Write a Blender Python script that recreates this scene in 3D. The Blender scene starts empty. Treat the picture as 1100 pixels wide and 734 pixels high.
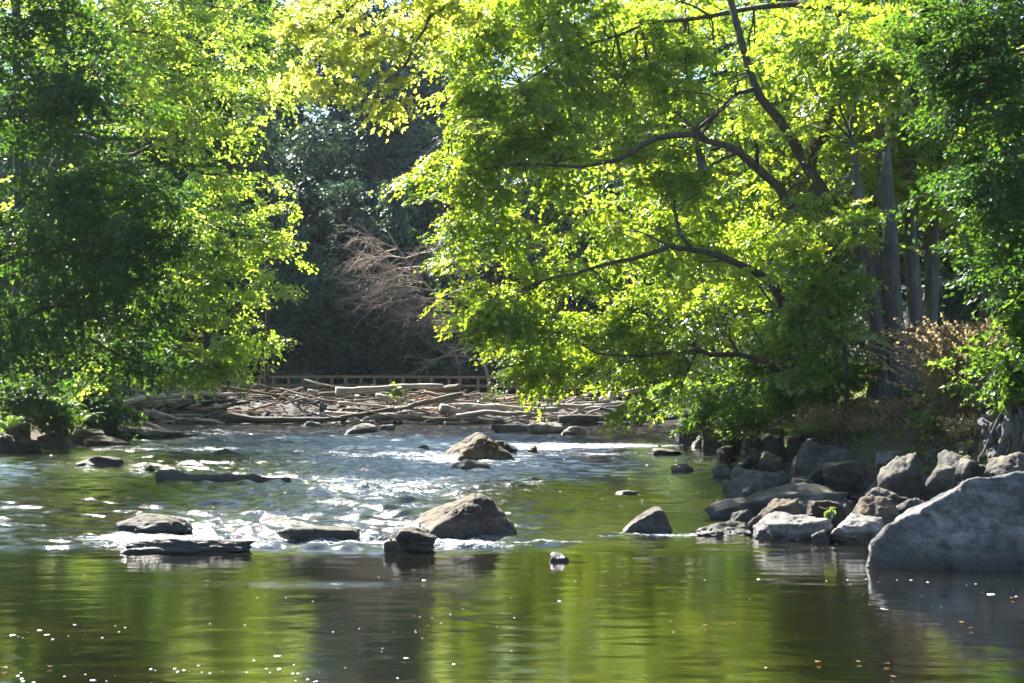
import bpy, bmesh, math, random
import numpy as np
from mathutils import Vector

random.seed(7)
rng = np.random.default_rng(11)
scene = bpy.context.scene
COL = scene.collection
F, HC, HY = 1600.0, 2.75, 400.0          # focal length in photo pixels, eye height above the water, row of the horizon


def P(px, py, d):                          # a point seen at a photo pixel, d metres away -> metres
    return np.array([(px - 550.0) / F * d, d, HC - (py - HY) / F * d])


# ------------------------------------------------------------------ numpy noise
def _hash(ix, iy, iz, seed):
    h = (ix * 374761393 + iy * 668265263 + iz * 1440662683 + seed * 974711) & 0xFFFFFFFF
    h = ((h ^ (h >> 13)) * 1274126177) & 0xFFFFFFFF
    h = ((h ^ (h >> 15)) * 2246822519) & 0xFFFFFFFF
    return ((h ^ (h >> 16)) & 0xFFFFFF) / float(0xFFFFFF)


def vnoise(p, seed=0):
    i = np.floor(p).astype(np.int64); f = p - i
    f = f * f * (3 - 2 * f)
    r = 0
    for dx in (0, 1):
        for dy in (0, 1):
            for dz in (0, 1):
                w = (f[:, 0] if dx else 1 - f[:, 0]) * (f[:, 1] if dy else 1 - f[:, 1]) * (f[:, 2] if dz else 1 - f[:, 2])
                r = r + w * _hash(i[:, 0] + dx, i[:, 1] + dy, i[:, 2] + dz, seed)
    return r * 2 - 1


def fbm(p, octaves=4, seed=0, gain=0.5):
    a, s, r = 1.0, 1.0, 0
    for k in range(octaves):
        r = r + a * vnoise(p * s + 17.3 * k, seed + k); a *= gain; s *= 2.03
    return r


def nrm(v):
    return v / np.maximum(np.linalg.norm(v, axis=-1, keepdims=True), 1e-9)


# ------------------------------------------------------------------ object helpers
def np_mesh(name, V, faces, smooth=True, attrs=None):
    """faces: list of int arrays (n,3) or (n,4)"""
    me = bpy.data.meshes.new(name)
    V = np.asarray(V, dtype=np.float32)
    me.vertices.add(len(V)); me.vertices.foreach_set('co', V.ravel())
    idx, start, k = [], [], 0
    for f in faces:
        f = np.asarray(f, dtype=np.int32)
        if len(f) == 0:
            continue
        n, m = f.shape
        idx.append(f.ravel()); start.append(k + np.arange(n, dtype=np.int32) * m); k += n * m
    idx = np.concatenate(idx); start = np.concatenate(start)
    me.loops.add(len(idx)); me.loops.foreach_set('vertex_index', idx)
    me.polygons.add(len(start)); me.polygons.foreach_set('loop_start', start)
    me.polygons.foreach_set('use_smooth', np.full(len(start), smooth, dtype=bool))
    for k, a in (attrs or {}).items():
        at = me.attributes.new(k, 'FLOAT', 'POINT')
        at.data.foreach_set('value', np.asarray(a, dtype=np.float32))
    me.update(calc_edges=True)
    return me


def link(name, me, mat=None, parent=None, loc=(0, 0, 0), rot=(0, 0, 0)):
    o = bpy.data.objects.new(name, me)
    COL.objects.link(o)
    if mat is not None and me is not None and not me.materials:
        me.materials.append(mat)
    o.location = loc; o.rotation_euler = rot
    if parent is not None:
        o.parent = parent
    return o


def tag(o, label=None, cat=None, group=None, kind=None):
    if label: o['label'] = label
    if cat: o['category'] = cat
    if group: o['group'] = group
    if kind: o['kind'] = kind
    return o


def copy_tree(o, parent=None):
    c = o.copy(); COL.objects.link(c)
    if parent is not None:
        c.parent = parent
    for ch in list(o.children):
        copy_tree(ch, c)
    return c


class Geo:
    """collects vertex and face arrays of one mesh"""
    def __init__(s):
        s.V, s.T, s.Q, s.A, s.n = [], [], [], [], 0

    def add(s, V, tris=None, quads=None, a=0.5):
        V = np.asarray(V, dtype=float).reshape(-1, 3)
        if tris is not None and len(tris): s.T.append(np.asarray(tris) + s.n)
        if quads is not None and len(quads): s.Q.append(np.asarray(quads) + s.n)
        s.V.append(V); s.A.append(np.broadcast_to(np.asarray(a, dtype=float), (len(V),))); s.n += len(V)

    def mesh(s, name, origin=(0, 0, 0), smooth=True):
        fs = []
        if s.T: fs.append(np.concatenate(s.T))
        if s.Q: fs.append(np.concatenate(s.Q))
        return np_mesh(name, np.concatenate(s.V) - np.asarray(origin), fs, smooth, {'tint': np.concatenate(s.A)})

    def box(s, c, size, rz=0.0):
        x, y, z = np.array(size) / 2.0
        v = np.array([[a * x, b * y, c_ * z] for a in (-1, 1) for b in (-1, 1) for c_ in (-1, 1)], dtype=float)
        ca, sa = math.cos(rz), math.sin(rz)
        v = np.stack([v[:, 0] * ca - v[:, 1] * sa, v[:, 0] * sa + v[:, 1] * ca, v[:, 2]], 1) + np.array(c)
        s.add(v, quads=[[0, 1, 3, 2], [4, 6, 7, 5], [0, 4, 5, 1], [2, 3, 7, 6], [0, 2, 6, 4], [1, 5, 7, 3]])


def tubes(pts, rad, sides=5, wob=0.0, seed=1, cap=False):
    """pts (M,N,3), rad (M,N): M tubes of N rings. -> V, quads, tris"""
    pts = np.asarray(pts, dtype=float); rad = np.asarray(rad, dtype=float)
    if pts.ndim == 2: pts, rad = pts[None], rad[None]
    M, N, _ = pts.shape
    t = nrm(np.gradient(pts, axis=1))
    mean = nrm(pts[:, -1] - pts[:, 0])
    ref = np.where(np.abs(mean[:, 2:3]) > 0.6, np.array([[1.0, 0.13, 0.0]]), np.array([[0.05, 0.1, 1.0]]))
    u = nrm(np.cross(t, ref[:, None, :])); v = np.cross(t, u)
    ang = np.arange(sides) * 2 * math.pi / sides
    R = rad[:, :, None] * np.ones(sides)
    V = pts[:, :, None, :] + R[..., None] * (np.cos(ang)[None, None, :, None] * u[:, :, None, :] + np.sin(ang)[None, None, :, None] * v[:, :, None, :])
    if wob:
        q = V.reshape(-1, 3)
        k = 1 + wob * fbm(q * np.array([2.2, 2.2, 0.7]) / max(rad.max() * 2, 0.05) * 0.5, 3, seed).reshape(M, N, sides)
        V = pts[:, :, None, :] + (V - pts[:, :, None, :]) * k[..., None]
    base = (np.arange(M) * N * sides)[:, None, None]
    i = np.arange(N - 1)[None, :, None] * sides; j = np.arange(sides)[None, None, :]; jn = (j + 1) % sides
    Q = np.stack(np.broadcast_arrays(base + i + j, base + i + jn, base + i + sides + jn, base + i + sides + j), -1).reshape(-1, 4)
    V = V.reshape(-1, 3); T = None
    if cap:
        c0 = pts[:, 0]; c1 = pts[:, -1]; n0 = len(V)
        V = np.concatenate([V, c0, c1]); T = []
        for m in range(M):
            for a in range(sides):
                b = (a + 1) % sides
                T.append([n0 + m, m * N * sides + b, m * N * sides + a])
                e = m * N * sides + (N - 1) * sides
                T.append([n0 + M + m, e + a, e + b])
        T = np.array(T)
    return V, Q, T


def spline(pts, n):
    """smooth curve through points (Catmull-Rom), n samples"""
    p = np.asarray(pts, dtype=float)
    if len(p) == 2:
        return p[0] + (p[1] - p[0]) * np.linspace(0, 1, n)[:, None]
    q = np.concatenate([[2 * p[0] - p[1]], p, [2 * p[-1] - p[-2]]])
    out = []
    for s in np.linspace(0, len(p) - 1 - 1e-6, n):
        i = int(s); f = s - i
        a, b, c, d = q[i], q[i + 1], q[i + 2], q[i + 3]
        out.append(0.5 * (2 * b + (c - a) * f + (2 * a - 5 * b + 4 * c - d) * f * f + (3 * b - a - 3 * c + d) * f ** 3))
    return np.array(out)


# ------------------------------------------------------------------ materials
def new_mat(name):
    m = bpy.data.materials.new(name); m.use_nodes = True
    nt = m.node_tree; nt.nodes.clear()
    out = nt.nodes.new('ShaderNodeOutputMaterial')
    return m, nt, out


def N(nt, t, **kw):
    n = nt.nodes.new(t)
    for k, v in kw.items():
        if k.startswith('i_'):
            n.inputs[k[2:].replace('_', ' ')].default_value = v
        else:
            setattr(n, k, v)
    return n


def ramp(nt, stops, interp='LINEAR'):
    r = nt.nodes.new('ShaderNodeValToRGB'); r.color_ramp.interpolation = interp
    e = r.color_ramp.elements
    while len(e) < len(stops): e.new(0.5)
    for k, (p, c) in enumerate(stops):
        e[k].position = p; e[k].color = (*c, 1) if len(c) == 3 else c
    return r


def mixc(nt, fac, a, b, mode='MIX'):
    m = nt.nodes.new('ShaderNodeMix'); m.data_type = 'RGBA'; m.blend_type = mode
    for s, v in ((m.inputs[0], fac), (m.inputs[6], a), (m.inputs[7], b)):
        if isinstance(v, (int, float)): s.default_value = v
        elif isinstance(v, tuple): s.default_value = (*v, 1)
        else: nt.links.new(v, s)
    return m.outputs[2]


def mathn(nt, op, a, b=0.0, clamp=False):
    m = nt.nodes.new('ShaderNodeMath'); m.operation = op; m.use_clamp = clamp
    for s, v in ((m.inputs[0], a), (m.inputs[1], b)):
        if isinstance(v, (int, float)): s.default_value = v
        else: nt.links.new(v, s)
    return m.outputs[0]


def leaf_mat(name, dark, light, tdark, tlight, accent=None, trans=0.55, gloss=0.05, rough=0.35, vary=0.15):
    m, nt, out = new_mat(name)
    a = N(nt, 'ShaderNodeAttribute', attribute_name='tint')
    s1 = [(0.0, dark), (0.8, light)]; s2 = [(0.0, tdark), (0.8, tlight)]
    if accent: s1 += [(0.93, light), (0.99, accent[0])]; s2 += [(0.93, tlight), (0.99, accent[1])]
    r1 = ramp(nt, s1); r2 = ramp(nt, s2)
    nt.links.new(a.outputs['Fac'], r1.inputs[0]); nt.links.new(a.outputs['Fac'], r2.inputs[0])
    oi = N(nt, 'ShaderNodeObjectInfo'); hv = ramp(nt, [(0.0, (0.62, 0.72, 0.85)), (0.5, (1, 1, 1)), (1.0, (1.35, 1.25, 0.95))]); nt.links.new(oi.outputs['Random'], hv.inputs[0])
    k1 = mixc(nt, vary, r1.outputs[0], hv.outputs[0], 'MULTIPLY'); k2 = mixc(nt, vary, r2.outputs[0], hv.outputs[0], 'MULTIPLY')
    d = N(nt, 'ShaderNodeBsdfDiffuse'); t = N(nt, 'ShaderNodeBsdfTranslucent'); g = N(nt, 'ShaderNodeBsdfGlossy', i_Roughness=rough)
    nt.links.new(k1, d.inputs[0]); nt.links.new(k2, t.inputs[0])
    mx = N(nt, 'ShaderNodeMixShader', i_Fac=trans); nt.links.new(d.outputs[0], mx.inputs[1]); nt.links.new(t.outputs[0], mx.inputs[2])
    lw = N(nt, 'ShaderNodeLayerWeight', i_Blend=0.25)
    f = mathn(nt, 'MULTIPLY_ADD', lw.outputs['Fresnel'], gloss * 3.0); nt.nodes[-1].inputs[2].default_value = gloss
    m2 = N(nt, 'ShaderNodeMixShader'); nt.links.new(f, m2.inputs[0]); nt.links.new(mx.outputs[0], m2.inputs[1]); nt.links.new(g.outputs[0], m2.inputs[2])
    nt.links.new(m2.outputs[0], out.inputs['Surface'])
    return m


def rock_mat(name, c_dark, c_mid, c_light, moss=0.35, wet=0.22, mosscol=(0.10, 0.085, 0.02)):
    m, nt, out = new_mat(name)
    tc = N(nt, 'ShaderNodeTexCoord'); geo = N(nt, 'ShaderNodeNewGeometry'); oi = N(nt, 'ShaderNodeObjectInfo')
    mp = N(nt, 'ShaderNodeVectorMath', operation='ADD'); nt.links.new(tc.outputs['Object'], mp.inputs[0]); nt.links.new(oi.outputs['Location'], mp.inputs[1])
    def noise(scale, detail=6, rough=0.6, dist=0.0):
        n = N(nt, 'ShaderNodeTexNoise', i_Scale=scale, i_Detail=detail, i_Roughness=rough, i_Distortion=dist)
        nt.links.new(mp.outputs[0], n.inputs['Vector']); return n
    n1 = noise(1.3, 8, 0.65, 0.6); n2 = noise(14, 5, 0.7); n3 = noise(4.5, 6, 0.7, 0.3); n4 = noise(55, 3, 0.7)
    r1 = ramp(nt, [(0.28, c_dark), (0.5, c_mid), (0.72, c_light)]); nt.links.new(n1.outputs[0], r1.inputs[0])
    r2 = ramp(nt, [(0.36, (0.28, 0.28, 0.28)), (0.52, (1, 1, 1)), (0.7, (1.6, 1.55, 1.45))]); nt.links.new(n3.outputs[0], r2.inputs[0])
    c = mixc(nt, 0.75, r1.outputs[0], r2.outputs[0], 'MULTIPLY')
    r3 = ramp(nt, [(0.38, (0.35, 0.35, 0.35)), (0.6, (1.3, 1.3, 1.3))]); nt.links.new(n4.outputs[0], r3.inputs[0])
    c = mixc(nt, 0.5, c, r3.outputs[0], 'MULTIPLY')
    mst = N(nt, 'ShaderNodeMapping'); mst.inputs['Scale'].default_value = (.8, .8, 6.5); nt.links.new(mp.outputs[0], mst.inputs[0])
    n5 = N(nt, 'ShaderNodeTexNoise', i_Scale=1.0, i_Detail=6, i_Roughness=0.65, i_Distortion=0.8); nt.links.new(mst.outputs[0], n5.inputs['Vector'])
    r5 = ramp(nt, [(0.38, (0.5, 0.5, 0.5)), (0.5, (1, 1, 1)), (0.64, (1.45, 1.42, 1.36))]); nt.links.new(n5.outputs[0], r5.inputs[0])
    c = mixc(nt, 0.6, c, r5.outputs[0], 'MULTIPLY')
    # pale lichen blotches
    vo = N(nt, 'ShaderNodeTexVoronoi', i_Scale=3.2); nt.links.new(mp.outputs[0], vo.inputs['Vector'])
    lk = mathn(nt, 'ADD', vo.outputs['Distance'], n2.outputs[0]); 
    lr = ramp(nt, [(0.52, (1, 1, 1)), (0.6, (0, 0, 0))]); nt.links.new(lk, lr.inputs[0])
    lf = mathn(nt, 'MULTIPLY', lr.outputs[0], 0.4)
    c = mixc(nt, lf, c, tuple(min(0.5, v * 1.35 + 0.03) for v in c_light))
    # object to object warmth
    hue = ramp(nt, [(0.0, (0.82, 0.88, 0.98)), (0.5, (1, 1, 1)), (1.0, (1.06, 1.0, 0.93))]); nt.links.new(oi.outputs['Random'], hue.inputs[0])
    c = mixc(nt, 0.8, c, hue.outputs[0], 'MULTIPLY')
    # moss on tops
    sx = N(nt, 'ShaderNodeSeparateXYZ'); nt.links.new(geo.outputs['Normal'], sx.inputs[0])
    up = mathn(nt, 'MULTIPLY_ADD', sx.outputs[2], 0.55); nt.nodes[-1].inputs[2].default_value = 0.0
    mm = mathn(nt, 'ADD', up, n3.outputs[0])
    mr = ramp(nt, [(0.86, (0, 0, 0)), (1.0, (1, 1, 1))]); nt.links.new(mm, mr.inputs[0])
    mf = mathn(nt, 'MULTIPLY', mr.outputs[0], moss)
    c = mixc(nt, mf, c, mosscol)
    # wet band above the water line
    pz = N(nt, 'ShaderNodeSeparateXYZ'); nt.links.new(geo.outputs['Position'], pz.inputs[0])
    wz = mathn(nt, 'MULTIPLY_ADD', n3.outputs[0], -0.22); nt.nodes[-1].inputs[2].default_value = 0.11
    wz = mathn(nt, 'ADD', wz, pz.outputs[2])
    wr = ramp(nt, [(0.0, (1, 1, 1)), (1.0, (0, 0, 0))])
    nt.links.new(mathn(nt, 'DIVIDE', wz, wet, True), wr.inputs[0])
    wf = mathn(nt, 'MULTIPLY', wr.outputs[0], 0.92)
    c = mixc(nt, wf, c, (0.012, 0.012, 0.009))
    b = N(nt, 'ShaderNodeBsdfPrincipled'); nt.links.new(c, b.inputs['Base Color'])
    rg = mathn(nt, 'MULTIPLY_ADD', wr.outputs[0], -0.5); nt.nodes[-1].inputs[2].default_value = 0.82
    nt.links.new(rg, b.inputs['Roughness'])
    h = mathn(nt, 'ADD', mathn(nt, 'MULTIPLY', n3.outputs[0], 1.0), mathn(nt, 'MULTIPLY', n2.outputs[0], 0.45))
    h = mathn(nt, 'ADD', h, mathn(nt, 'MULTIPLY', n4.outputs[0], 0.15))
    bp = N(nt, 'ShaderNodeBump', i_Strength=0.9, i_Distance=0.07); nt.links.new(h, bp.inputs['Height']); nt.links.new(bp.outputs[0], b.inputs['Normal'])
    nt.links.new(b.outputs[0], out.inputs['Surface'])
    return m


def wood_mat(name, stops, scale=(3, 3, 3), bump=0.02, moss=0.0, rough=0.85, use_rand=True):
    m, nt, out = new_mat(name)
    tc = N(nt, 'ShaderNodeTexCoord'); oi = N(nt, 'ShaderNodeObjectInfo')
    ad = N(nt, 'ShaderNodeVectorMath', operation='ADD'); nt.links.new(tc.outputs['Object'], ad.inputs[0]); nt.links.new(oi.outputs['Location'], ad.inputs[1])
    mp = N(nt, 'ShaderNodeMapping'); mp.inputs['Scale'].default_value = scale; nt.links.new(ad.outputs[0], mp.inputs[0])
    n1 = N(nt, 'ShaderNodeTexNoise', i_Scale=1.0, i_Detail=8, i_Roughness=0.7, i_Distortion=0.4); nt.links.new(mp.outputs[0], n1.inputs['Vector'])
    n2 = N(nt, 'ShaderNodeTexNoise', i_Scale=6.0, i_Detail=5, i_Roughness=0.7); nt.links.new(mp.outputs[0], n2.inputs['Vector'])
    r = ramp(nt, stops); nt.links.new(n1.outputs[0], r.inputs[0])
    r2 = ramp(nt, [(0.35, (0.5, 0.5, 0.5)), (0.65, (1.2, 1.2, 1.2))]); nt.links.new(n2.outputs[0], r2.inputs[0])
    c = mixc(nt, 0.6, r.outputs[0], r2.outputs[0], 'MULTIPLY')
    if use_rand:
        hue = ramp(nt, [(0.0, (0.6, 0.6, 0.62)), (0.5, (1, 0.98, 0.95)), (1.0, (1.3, 1.2, 1.1))]); nt.links.new(oi.outputs['Random'], hue.inputs[0])
        c = mixc(nt, 0.8, c, hue.outputs[0], 'MULTIPLY')
    if moss:
        n3 = N(nt, 'ShaderNodeTexNoise', i_Scale=1.1, i_Detail=6); nt.links.new(ad.outputs[0], n3.inputs['Vector'])
        mr = ramp(nt, [(0.5, (0, 0, 0)), (0.66, (1, 1, 1))]); nt.links.new(n3.outputs[0], mr.inputs[0])
        c = mixc(nt, mathn(nt, 'MULTIPLY', mr.outputs[0], moss), c, (0.045, 0.06, 0.02))
    b = N(nt, 'ShaderNodeBsdfPrincipled', i_Roughness=rough); nt.links.new(c, b.inputs['Base Color'])
    bp = N(nt, 'ShaderNodeBump', i_Strength=0.9, i_Distance=bump); nt.links.new(mathn(nt, 'ADD', n1.outputs[0], mathn(nt, 'MULTIPLY', n2.outputs[0], 0.4)), bp.inputs['Height']); nt.links.new(bp.outputs[0], b.inputs['Normal'])
    nt.links.new(b.outputs[0], out.inputs['Surface'])
    return m


def flat_mat(name, col, rough=0.7, var=0.3, scale=8.0):
    m, nt, out = new_mat(name)
    tc = N(nt, 'ShaderNodeTexCoord')
    n1 = N(nt, 'ShaderNodeTexNoise', i_Scale=scale, i_Detail=5); nt.links.new(tc.outputs['Object'], n1.inputs['Vector'])
    r = ramp(nt, [(0.3, tuple(v * (1 - var) for v in col)), (0.7, tuple(v * (1 + var) for v in col))]); nt.links.new(n1.outputs[0], r.inputs[0])
    b = N(nt, 'ShaderNodeBsdfPrincipled', i_Roughness=rough); nt.links.new(r.outputs[0], b.inputs['Base Color'])
    nt.links.new(b.outputs[0], out.inputs['Surface'])
    return m


M = {}
M['maple'] = leaf_mat('maple leaf', (0.035, 0.085, 0.012), (0.075, 0.13, 0.018), (0.13, 0.29, 0.010), (0.64, 0.79, 0.05), ((0.16, 0.11, 0.02), (0.8, 0.55, 0.05)), trans=0.62)
M['beech'] = leaf_mat('beech leaf', (0.04, 0.09, 0.015), (0.08, 0.13, 0.02), (0.24, 0.45, 0.015), (0.74, 0.88, 0.09), ((0.2, 0.12, 0.03), (0.8, 0.5, 0.05)), trans=0.65)
M['shade'] = leaf_mat('shade-tinted leaf', (0.015, 0.05, 0.018), (0.035, 0.085, 0.025), (0.05, 0.15, 0.012), (0.16, 0.31, 0.02), ((0.14, 0.08, 0.02), (0.4, 0.2, 0.03)), trans=0.42, gloss=0.015)  # shade of the dim trees put into a darker, less translucent leaf colour
M['yellow'] = leaf_mat('yellowing leaf', (0.09, 0.12, 0.015), (0.15, 0.15, 0.02), (0.48, 0.60, 0.04), (0.8, 0.84, 0.16), ((0.2, 0.1, 0.02), (0.75, 0.38, 0.06)), trans=0.66)
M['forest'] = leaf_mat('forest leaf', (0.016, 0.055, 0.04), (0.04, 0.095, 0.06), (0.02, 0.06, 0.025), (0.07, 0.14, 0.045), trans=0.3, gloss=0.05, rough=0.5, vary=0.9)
M['shrub'] = leaf_mat('shrub leaf', (0.025, 0.07, 0.012), (0.06, 0.12, 0.02), (0.08, 0.2, 0.012), (0.25, 0.4, 0.03), trans=0.5, gloss=0.03)
M['fern'] = leaf_mat('fern leaf', (0.04, 0.10, 0.015), (0.09, 0.15, 0.02), (0.2, 0.36, 0.02), (0.45, 0.55, 0.05), trans=0.5)
M['dry'] = leaf_mat('dry seed head', (0.22, 0.165, 0.095), (0.44, 0.345, 0.2), (0.32, 0.22, 0.11), (0.6, 0.46, 0.24), trans=0.4, gloss=0.02)
M['fallen'] = leaf_mat('fallen leaf', (0.12, 0.06, 0.025), (0.28, 0.17, 0.07), (0.2, 0.09, 0.03), (0.4, 0.22, 0.06), trans=0.3)
M['bark'] = wood_mat('dark bark', [(0.3, (0.018, 0.014, 0.011)), (0.5, (0.05, 0.041, 0.033)), (0.7, (0.11, 0.095, 0.08))], (6, 6, 1.2), 0.05, 0.35, use_rand=False)
M['greybark'] = wood_mat('grey bark', [(0.3, (0.03, 0.03, 0.032)), (0.5, (0.075, 0.075, 0.078)), (0.7, (0.15, 0.15, 0.15))], (5, 5, 0.9), 0.05, 0.3, use_rand=False)
M['deadwood'] = wood_mat('dead twig', [(0.3, (0.20, 0.15, 0.12)), (0.7, (0.42, 0.33, 0.27))], (3, 3, 3), 0.01, use_rand=False)
M['drift_grey'] = wood_mat('pale driftwood', [(0.25, (0.10, 0.088, 0.078)), (0.5, (0.33, 0.30, 0.27)), (0.75, (0.56, 0.52, 0.47))], (1.8, 11, 11), 0.03)
M['drift_brown'] = wood_mat('brown driftwood', [(0.25, (0.05, 0.036, 0.026)), (0.5, (0.15, 0.11, 0.08)), (0.75, (0.28, 0.21, 0.155))], (1.2, 6, 6), 0.03)
M['drift_rust'] = wood_mat('split driftwood', [(0.25, (0.14, 0.07, 0.035)), (0.5, (0.33, 0.18, 0.09)), (0.75, (0.48, 0.29, 0.16))], (1.2, 8, 8), 0.02)
M['drift_dark'] = wood_mat('wet driftwood', [(0.25, (0.012, 0.01, 0.009)), (0.5, (0.045, 0.038, 0.032)), (0.75, (0.10, 0.085, 0.07))], (1.2, 6, 6), 0.03, rough=0.8)
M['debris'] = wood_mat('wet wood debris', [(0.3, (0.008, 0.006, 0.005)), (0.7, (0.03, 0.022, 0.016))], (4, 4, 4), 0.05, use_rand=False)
M['timber'] = wood_mat('bridge timber', [(0.3, (0.19, 0.125, 0.075)), (0.7, (0.36, 0.255, 0.165))], (2, 2, 6), 0.01, use_rand=False)
M['rock_grey'] = rock_mat('grey rock', (0.02, 0.0195, 0.019), (0.058, 0.054, 0.05), (0.13, 0.121, 0.11))
M['rock_pale'] = rock_mat('pale rock', (0.065, 0.062, 0.057), (0.165, 0.156, 0.143), (0.29, 0.276, 0.252), moss=0.15)
M['rock_brown'] = rock_mat('brown rock', (0.014, 0.010, 0.0075), (0.056, 0.038, 0.026), (0.14, 0.098, 0.067), moss=0.3, mosscol=(0.14, 0.10, 0.025))
M['rock_dark'] = rock_mat('dark rock', (0.008, 0.0078, 0.0075), (0.022, 0.021, 0.0195), (0.058, 0.055, 0.049), moss=0.35)
M['rock_blue'] = rock_mat('blue grey rock', (0.06, 0.062, 0.066), (0.13, 0.134, 0.142), (0.24, 0.244, 0.25), moss=0.2, wet=0.32)
M['blue'] = flat_mat('blue plastic', (0.012, 0.05, 0.07), 0.5)
M['foam_glint'] = flat_mat('white foam', (0.75, 0.76, 0.76), 0.6, 0.05)


def ground_mat():
    m, nt, out = new_mat('forest floor')
    tc = N(nt, 'ShaderNodeTexCoord')
    n1 = N(nt, 'ShaderNodeTexNoise', i_Scale=0.35, i_Detail=10, i_Roughness=0.7); n2 = N(nt, 'ShaderNodeTexNoise', i_Scale=9, i_Detail=6, i_Roughness=0.75)
    for n in (n1, n2): nt.links.new(tc.outputs['Object'], n.inputs['Vector'])
    r1 = ramp(nt, [(0.35, (0.03, 0.022, 0.014)), (0.5, (0.085, 0.06, 0.036)), (0.62, (0.05, 0.06, 0.02))]); nt.links.new(n1.outputs[0], r1.inputs[0])
    r2 = ramp(nt, [(0.35, (0.4, 0.4, 0.4)), (0.7, (1.5, 1.35, 1.2))]); nt.links.new(n2.outputs[0], r2.inputs[0])
    c = mixc(nt, 0.8, r1.outputs[0], r2.outputs[0], 'MULTIPLY')
    b = N(nt, 'ShaderNodeBsdfPrincipled', i_Roughness=0.95); nt.links.new(c, b.inputs['Base Color'])
    bp = N(nt, 'ShaderNodeBump', i_Strength=1.0, i_Distance=0.08); nt.links.new(n2.outputs[0], bp.inputs['Height']); nt.links.new(bp.outputs[0], b.inputs['Normal'])
    nt.links.new(b.outputs[0], out.inputs['Surface'])
    return m


def water_mat():
    m, nt, out = new_mat('river water')
    geo = N(nt, 'ShaderNodeNewGeometry')
    ch = N(nt, 'ShaderNodeAttribute', attribute_name='chop'); fo = N(nt, 'ShaderNodeAttribute', attribute_name='foam_glint')
    def noise(sx, sy, detail, rough, dist=0.0):
        mp = N(nt, 'ShaderNodeMapping'); mp.inputs['Scale'].default_value = (sx, sy, 1); nt.links.new(geo.outputs['Position'], mp.inputs[0])
        n = N(nt, 'ShaderNodeTexNoise', i_Scale=1.0, i_Detail=detail, i_Roughness=rough, i_Distortion=dist); nt.links.new(mp.outputs[0], n.inputs['Vector'])
        return n.outputs[0]
    fine = noise(5.5, 7.5, 5, 0.62, 0.5)       # wind ripples, decimetres
    calm = noise(1.1, 3.0, 3, 0.5, 0.3)        # slow swirls of the pool
    b1 = N(nt, 'ShaderNodeBump', i_Distance=0.05); nt.links.new(fine, b1.inputs['Height'])
    st = mathn(nt, 'MULTIPLY_ADD', ch.outputs['Fac'], 0.7); nt.nodes[-1].inputs[2].default_value = 0.03
    nt.links.new(st, b1.inputs['Strength'])
    b0 = N(nt, 'ShaderNodeBump', i_Distance=0.03, i_Strength=0.22); nt.links.new(calm, b0.inputs['Height']); nt.links.new(b0.outputs[0], b1.inputs['Normal'])
    bed = noise(0.5, 0.7, 4, 0.6)
    r = ramp(nt, [(0.35, (0.003, 0.004, 0.0015)), (0.55, (0.007, 0.006, 0.002)), (0.7, (0.014, 0.008, 0.003))]); nt.links.new(bed, r.inputs[0])
    w = N(nt, 'ShaderNodeBsdfPrincipled', i_Roughness=0.035, i_IOR=1.5); w.inputs['Coat Weight'].default_value = 1.0; w.inputs['Coat IOR'].default_value = 1.5; w.inputs['Coat Roughness'].default_value = 0.02; nt.links.new(r.outputs[0], w.inputs['Base Color'])
    nt.links.new(b1.outputs[0], w.inputs['Normal']); nt.links.new(b1.outputs[0], w.inputs['Coat Normal'])
    rg = mathn(nt, 'MULTIPLY_ADD', ch.outputs['Fac'], 0.16); nt.nodes[-1].inputs[2].default_value = 0.025; nt.links.new(rg, w.inputs['Roughness'])
    # broken white water; its blue-white also paints sky shine on the riffle
    f1 = noise(9, 17, 6, 0.75, 1.0); f2 = noise(1.1, 4.2, 4, 0.6, 0.4)
    s = mathn(nt, 'ADD', mathn(nt, 'MULTIPLY', f1, 0.85), mathn(nt, 'MULTIPLY', f2, 0.5))
    s = mathn(nt, 'ADD', s, mathn(nt, 'MULTIPLY', fo.outputs['Fac'], 0.30))
    fr = ramp(nt, [(0.86, (0, 0, 0)), (0.97, (1, 1, 1))]); nt.links.new(s, fr.inputs[0])
    gate = mathn(nt, 'MULTIPLY', fo.outputs['Fac'], 3.0, True)
    ff = mathn(nt, 'MULTIPLY', fr.outputs[0], gate)
    fb = N(nt, 'ShaderNodeBsdfPrincipled', i_Roughness=0.55); fb.inputs['Base Color'].default_value = (0.45, 0.5, 0.55, 1)
    b2 = N(nt, 'ShaderNodeBump', i_Distance=0.05, i_Strength=0.8); nt.links.new(f1, b2.inputs['Height']); nt.links.new(b2.outputs[0], fb.inputs['Normal'])
    mx = N(nt, 'ShaderNodeMixShader'); nt.links.new(mathn(nt, 'MULTIPLY', ff, 0.9), mx.inputs[0]); nt.links.new(w.outputs[0], mx.inputs[1]); nt.links.new(fb.outputs[0], mx.inputs[2])
    nt.links.new(mx.outputs[0], out.inputs['Surface'])
    return m


M['ground'] = ground_mat(); M['water'] = water_mat()

# ------------------------------------------------------------------ terrain
RY = [-60, 0, 20, 26, 29, 32, 36, 40, 63, 80, 92, 110]
RX = [14, 13, 12.0, 10.5, 9.2, 7.6, 6.6, 6.4, 8.0, 10.0, 11, 11]
LY = [-60, 0, 30, 45, 52, 63, 69, 80, 92, 110]
LX = [-16, -16, -15.5, -17.3, -17.9, -16.6, -15.2, -23, -27, -27]


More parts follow.
